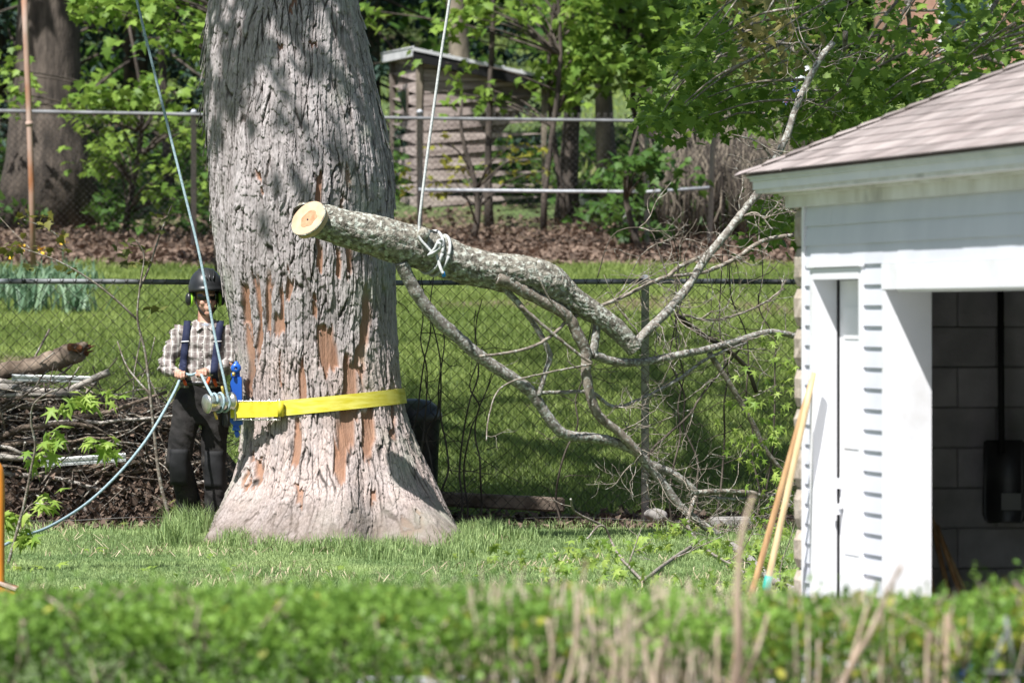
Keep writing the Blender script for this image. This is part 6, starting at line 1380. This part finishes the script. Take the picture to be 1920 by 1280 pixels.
# dark spruces behind
def spruce(label, px, Y, hgt, z_low, R, seed, n=60):
    r = np.random.default_rng(seed); x0 = P(px, 0, Y)[0]; z0 = float(gz(x0, Y)) - .1; o = thing('spruce_tree', label, 'tree', (x0, Y, z0)); g = G(); g.add(*tube([(x0, Y, z0), (x0, Y, z0 + hgt)], [.22, .03], 8)); put('trunk', g, m_bgbark, o); g = G(); gb_ = G()
    for q in range(n):
        u = (q + r.random()) / n; z = z0 + z_low + u * (hgt - z_low); L_ = R * (1 - u) ** .8 + .2; a = q * 2.4 + r.normal(0, .2); d = np.array([math.cos(a), math.sin(a), 0]); t = np.linspace(0, 1, 8)
        p = np.array([x0, Y, z]) + d * (t * L_)[:, None] + np.array([0, 0, 1]) * (-.55 * L_ * t ** 1.2 + .30 * L_ * t ** 3)[:, None]; gb_.add(*tube(p, np.linspace(.03, .006, 8), 5))
        m = int(170 * L_ / R) + 20; tt_ = r.random(m) ** .7; base_ = np.stack([np.interp(tt_, t, p[:, k]) for k in range(3)], 1); sd = np.cross(d, [0, 0, 1]); w = r.normal(0, .28, m) * (1 - .5 * tt_) * min(1, L_ * .5)
        c = base_ + sd * w[:, None] + np.array([0, 0, 1]) * (-np.abs(w) * .35 - r.random(m) * .12)[:, None]; scatter(g, c, .22, (OVAL[0] * [.55, 1, 1], OVAL[1]), .35, np.clip(tt_ * .8 + r.normal(0, .2, m), 0, 1), .5, r)
    put('bough', gb_, m_bgbark, o); put('needles', g, m_needle, o)
spruce('dark blue-green spruce with drooping boughs left of the big tree', 255, 90, 15, .6, 4.6, 5, 90)
spruce('dark spruce just behind the massive rough trunk', -10, 93, 14, .6, 4.4, 6, 80)
spruce('dark spruce in deep shade between the big tree and the shed', 690, 92, 14, .5, 3.6, 7, 80)
# far wood on the hillside
fw = G(); ft = G()
for q in range(90):
    Yq = br3.uniform(112, 160); x = br3.uniform(-.16, .16) * Yq; z = float(gz(x, Yq)); 
    if 900 < 960 + x / Yq * FPX < 1020 and Yq < 140: continue
    ft.add(*tube([(x, Yq, z - .2), (x + br3.normal(0, .4), Yq, z + 9)], [.22, .1], 6)); m = 34; c = np.array([x, Yq, z + 4.5]) + br3.normal(0, 1, (m, 3)) * [2.0, 1.6, 2.4]; c[:, 2] = np.maximum(c[:, 2], z + .3); scatter(fw, (c[:, None] + br3.normal(0, .35, (m, 22, 3))).reshape(-1, 3), .42, LOBE, .6, None, 0, br3)
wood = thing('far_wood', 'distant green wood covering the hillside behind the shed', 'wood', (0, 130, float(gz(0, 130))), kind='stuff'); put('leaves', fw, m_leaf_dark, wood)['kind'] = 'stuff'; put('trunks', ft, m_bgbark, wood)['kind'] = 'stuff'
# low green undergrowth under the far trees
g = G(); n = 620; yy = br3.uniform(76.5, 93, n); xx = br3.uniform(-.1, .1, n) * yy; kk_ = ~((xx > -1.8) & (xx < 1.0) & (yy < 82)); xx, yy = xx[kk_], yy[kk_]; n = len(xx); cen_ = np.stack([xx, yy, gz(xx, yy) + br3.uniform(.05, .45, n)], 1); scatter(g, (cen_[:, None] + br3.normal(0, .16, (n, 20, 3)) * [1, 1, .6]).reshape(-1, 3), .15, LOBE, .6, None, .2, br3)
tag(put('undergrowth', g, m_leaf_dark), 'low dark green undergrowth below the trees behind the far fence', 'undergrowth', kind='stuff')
# thicket of dry stems behind the far fence on the right
g = G(); g2 = G()
for _ in range(900):
    px = br3.uniform(1235, 1560); Yq = br3.uniform(76, 83); x = (px - 960) / FPX * Yq; z = float(gz(x, Yq)); h = br3.uniform(.8, 1.95) * (1 if px < 1420 else .9); (g if br3.random() < .6 else g2).add(*tube([(x, Yq, z), (x + br3.normal(0, .08), Yq, z + h * .5), (x + br3.normal(0, .22), Yq + br3.normal(0, .1), z + h)], [.014, .012, .005], 4))
th_ = thing('dry_thicket', 'dense thicket of dry grey-brown stems behind the far fence', 'thicket', (4.0, 79, float(gz(4, 79))), kind='stuff'); put('grey_stems', g, m_bgbark_l, th_)['kind'] = 'stuff'; put('dark_stems', g2, m_bgbark, th_)['kind'] = 'stuff'
bg_tree('weathered grey snag behind the garage eave', 1482, 360, 79, .22, .0, P(0, 235, 79)[2], [(.3, 0, P(0, 250, 79)[2], .4)], m_leaf, m_bgbark_l, 60, .2)
# rusty pole, iris clump
rpz = float(gz(P(62, 0, 70.5)[0], 70.5)); rpo = thing('rusty_pole', 'tall rusty steel pole standing before the massive dark trunk', 'pole', (P(62, 0, 70.5)[0], 70.5, rpz))
g = G(); p = np.array([P(43, -60, 70.5), P(48, 60, 70.5), P(54, 200, 70.5), P(59, 350, 70.5), P(63, 480, 70.5)]); p[-1, 2] = rpz - .1; g.add(*tube(p[::-1], .037, 12)); put('shaft', g, m_rust, rpo)
g = G(); g.add(*tube([P(54.2, 228, 70.5), P(55, 236, 70.5)], .045, 12)); put('coupling', g, m_rust, rpo)
for q in range(9):
    cx = [5, 22, 40, 58, 78, 100, 118, 140, 152][q]; Yq = 66.5 + br3.uniform(-2.5, 2.5); x0 = (cx - 960) / FPX * Yq; n = 70; x = x0 + br3.normal(0, .12, n); y = Yq + br3.normal(0, .2, n); y = y + 0 * n; g = G(); blades(g, x, y, gz(x, y), br3.uniform(.22, .58), .034, .42, True, None, br3)
    o = tag(thing('iris_clump', 'clump of tall blue-green sword-shaped leaves on the lawn by the rusty pole', 'plant', (x0, Yq, float(gz(x0, Yq))), 'clumps of sword leaves by the rusty pole')); put('leaves', g, m_iris, o)
    if q in (1, 2, 4, 6):
        g = G(); c = np.array([x0, Yq, float(gz(x0, Yq)) + .52]); scatter(g, c + br3.normal(0, .02, (7, 3)), .07, OVAL, .6, None, 0, br3); put('flower', g, m_flower, o); g = G(); g.add(*tube([c - [0, 0, .5], c], .006, 5)); put('stalk', g, m_iris, o)
# old shed
SY = 82.0; sp0 = P(787, 402, SY); ang = -.24; su = np.array([math.cos(ang), math.sin(ang), 0]); su = np.array([math.cos(.24), -math.sin(.24) * -1 * 0 - math.sin(.24) * 0 + .24, 0]); su /= np.linalg.norm(su); sv = np.array([-su[1], su[0], 0])
sz0 = float(gz(sp0[0], SY)); shd = thing('old_shed', 'small weathered wooden shed with sloping metal roof behind the far fence', 'shed', (sp0[0], SY, sz0))
def SL(u, v, z): return np.array([sp0[0], SY, 0]) + u * su + v * sv + np.array([0, 0, z])
SW = 1.86; SD = 1.75; zl_ = P(0, 104, SY)[2]; zr_ = P(0, 152, SY)[2]; zt_ = lambda u: zl_ + (zr_ - zl_) * u / SW
def sbox(u0, u1, v0, v1, z0, z1, zz1=None): return hexa([SL(u, v, z) for z in (0, 1) for v in (v0, v1) for u in (u0, u1) for z in [z0 if z == 0 else (z1 if (u == u0 or zz1 is None) else zz1)]])
g = G(); g.add(*sbox(.02, SW - .02, .02, SD, sz0 - .3, zt_(0) - .02, zt_(SW) - .02)); put('inner_wall', g, m_board_d, shd, smooth_=False)
nb = 12; bh = (zl_ - sz0) / nb
for q in range(nb):
    z0 = sz0 + q * bh; z1 = z0 + bh - .012; a, b2 = z1, min(z1, zt_(SW))
    if z0 < zt_(SW): g = G(); g.add(*sbox(.05, SW, -.02 + .006 * (q % 2), .018, z0, z1, max(b2, z0 + .01))); put('board', g, m_board, shd, smooth_=False)
    else:
        ue = SW * (zl_ - z0) / (zl_ - zr_); g = G(); g.add(*sbox(.05, max(ue, .1), -.02, .018, z0, min(z1, zt_(.05)), z0 + .01)); put('board', g, m_board, shd, smooth_=False)
    g = G(); g.add(*sbox(-.03, .018, .05, SD, z0, z1)); put('board', g, m_board, shd, smooth_=False)
for u, v in ((0, 0), (SW, 0), (0, SD)):
    g = G(); g.add(*sbox(u - .05, u + .05, v - .045, v + .04, sz0 - .2, zt_(u) - .01)); put('corner_post', g, m_board_d if u == 0 and v else m_bgbark_l, shd, smooth_=False)
g = G(); g.add(*sbox(-.055, -.02, SD * .33, SD * .72, P(0, 216, SY)[2], P(0, 163, SY)[2])); win = put('window', g, m_board_d, shd, smooth_=False)
g = G(); g.add(*sbox(-.062, -.05, SD * .37, SD * .68, P(0, 213, SY)[2], P(0, 167, SY)[2])); put('pane', g, m_glass, win, smooth_=False)
g = G(); oh = .14; t_ = .05
V = [SL(u, v, zt_(u) + dz) for dz in (.03, .03 + t_) for v in (-.22, SD + .2) for u in (-oh, SW + oh)]; g.add(np.array(V), _BF); rf = put('roof', g, m_metalroof, shd, smooth_=False)
g = G(); V = [SL(u, v, zt_(u) + dz) for dz in (-.12, .028) for v in (-.20, -.16) for u in (-oh, SW + oh)]; g.add(np.array(V), _BF); put('fascia', g, m_dark, rf, smooth_=False)
g = G(); V = [SL(u, v, zt_(u) + dz) for dz in (-.05, .029) for v in (-.15, SD + .18) for u in (-oh, -oh + .04)]; g.add(np.array(V), _BF); put('eave_board', g, m_metalroof, rf, smooth_=False)
for q in range(9):
    u = -oh + q * (SW + 2 * oh) / 8; g = G(); g.add(*tube([SL(u, -.22, zt_(u) + .082), SL(u, SD + .2, zt_(u) + .082)], .012, 5)); put('roof_rib', g, m_metalroof, rf)
# toys on the far lawn, far house, rocks
def on_ground(px, py):
    Ys = np.linspace(60, 400, 3000); xx = (px - 960) / FPX * Ys; yy = HOR - (gz(xx, Ys) - CAMZ) / Ys * FPX; k = np.argmin(np.abs(yy - py)); return np.array([xx[k], Ys[k], float(gz(xx[k], Ys[k]))])
c = on_ground(1440, 204); s_ = c[1] / FPX
o = thing('orange_barrel', 'round orange plastic barrel on the far lawn beyond the garage', 'toy', c); g = G(); g.add(*lathe([(.001, 0), (9 * s_, 0), (11 * s_, 6 * s_), (11 * s_, 14 * s_), (9 * s_, 20 * s_), (.001, 20 * s_)], 20, c, c + [0, 0, 1])); put('body', g, m_red, o)
for zq in (5, 15): g = G(); g.add(*lathe([(11.2 * s_, zq * s_ - .02), (12 * s_, zq * s_), (11.2 * s_, zq * s_ + .02)], 20, c, c + [0, 0, 1])); put('hoop', g, m_orange, o)
c = on_ground(1478, 204); s_ = c[1] / FPX; o = thing('toy_table', 'low blue plastic play table with white and red bits on the far lawn', 'toy', c)
g = G(); g.add(*bevbox(c + [0, 0, 8 * s_], (40 * s_, 20 * s_, 7 * s_), None, .02)); put('top', g, m_bluetoy, o, smooth_=False)
for dx in (-16, 16): g = G(); g.add(*tube([c + [dx * s_, 0, 0], c + [dx * s_, 0, 8 * s_]], 3 * s_, 8)); put('leg', g, m_bluetoy, o)
for dx, mt in ((-12, m_whitetoy), (-4, m_red), (9, m_whitetoy), (14, m_red)): g = G(); g.add(*ellipsoid(c + [dx * s_, -6 * s_, 14 * s_], (4 * s_, 4 * s_, 4.5 * s_))); put('knob', g, mt, o)
c = on_ground(1495, 190); s_ = c[1] / FPX; o = thing('ride_on_toy', 'blue and white plastic ride-on toy on the far lawn', 'toy', c)
g = G(); g.add(*bevbox(c + [0, 0, 22 * s_], (34 * s_, 24 * s_, 30 * s_), rotm(0, .5, 0), .08)); put('body', g, m_bluetoy, o, smooth_=False); g = G(); g.add(*ellipsoid(c + [8 * s_, -10 * s_, 46 * s_], (14 * s_, 12 * s_, 22 * s_), rotm(0, .5, 0))); put('shell', g, m_whitetoy, o)
for dx in (-12, 12): g = G(); g.add(*lathe([(.001, -.1), (8 * s_, -.1), (8 * s_, .1), (.001, .1)], 16, c + [dx * s_, -14 * s_, 8 * s_], c + [dx * s_, -15 * s_, 8 * s_])); put('wheel', g, m_black, o)
hb = P(2080, 200, 108); HBY = 108.0; hbz = float(gz(hb[0], HBY)); hs = thing('brick_house', 'red brick house with white windows glimpsed through the maple leaves', 'house', (hb[0], HBY, hbz))
g = G(); g.add(*box((hb[0], HBY + 1, hbz + 2.6), (8.4, 6, 5.4))); put('wall', g, m_brick, hs, smooth_=False)
for dx in (-2.9, -.9, 1.1, 3.1):
    for z in (1.4, 4.0): g = G(); g.add(*box((hb[0] + dx, HBY - 2.04, hbz + z), (1.0, .14, 1.4))); wn_ = put('window', g, m_white, hs, smooth_=False); g = G(); g.add(*box((hb[0] + dx, HBY - 2.13, hbz + z), (.8, .06, 1.2))); put('pane', g, m_glass, wn_, smooth_=False)
g = G(); g.add(np.array([(hb[0] + sx * 4.7, HBY + 1 + sy * 3.4, hbz + 5.3) for sx, sy in ((-1, -1), (1, -1), (1, 1), (-1, 1))] + [(hb[0] - 4.7, HBY + 1, hbz + 7.6), (hb[0] + 4.7, HBY + 1, hbz + 7.6)]), [np.array([[0, 1, 5, 4], [2, 3, 4, 5], [3, 2, 1, 0]]), np.array([[1, 2, 5], [3, 0, 4]])]); put('roof', g, m_shingle, hs, smooth_=False)
for q, (px, py, r, lab) in enumerate(((1172, 408, 9, 'white irregular rock among leaves right of the pale trunk'), (1100, 375, 12, 'pale grey boulder beneath the middle fence rail'), (1190, 400, 7, 'small pale rock leaning on the white irregular rock'))):
    c = on_ground(px, py + r); Yq = c[1]; zg = c[2]; s_ = Yq / FPX; hh = 2 * r * s_; V, F = ellipsoid((c[0], Yq, zg + hh / 2), (r * s_ * 1.1, r * s_, hh / 2 + .05), None, 14, 9); V = V + (np.stack([vnoise(V[:, 0] * 5 + q, V[:, 2] * 5, s) for s in (1, 2, 3)], 1) - .5) * .10; g = G(); g.add(V, F); tag(put('pale_rock', g, m_pale_rock, loc=(c[0], Yq, zg)), lab, 'rock')
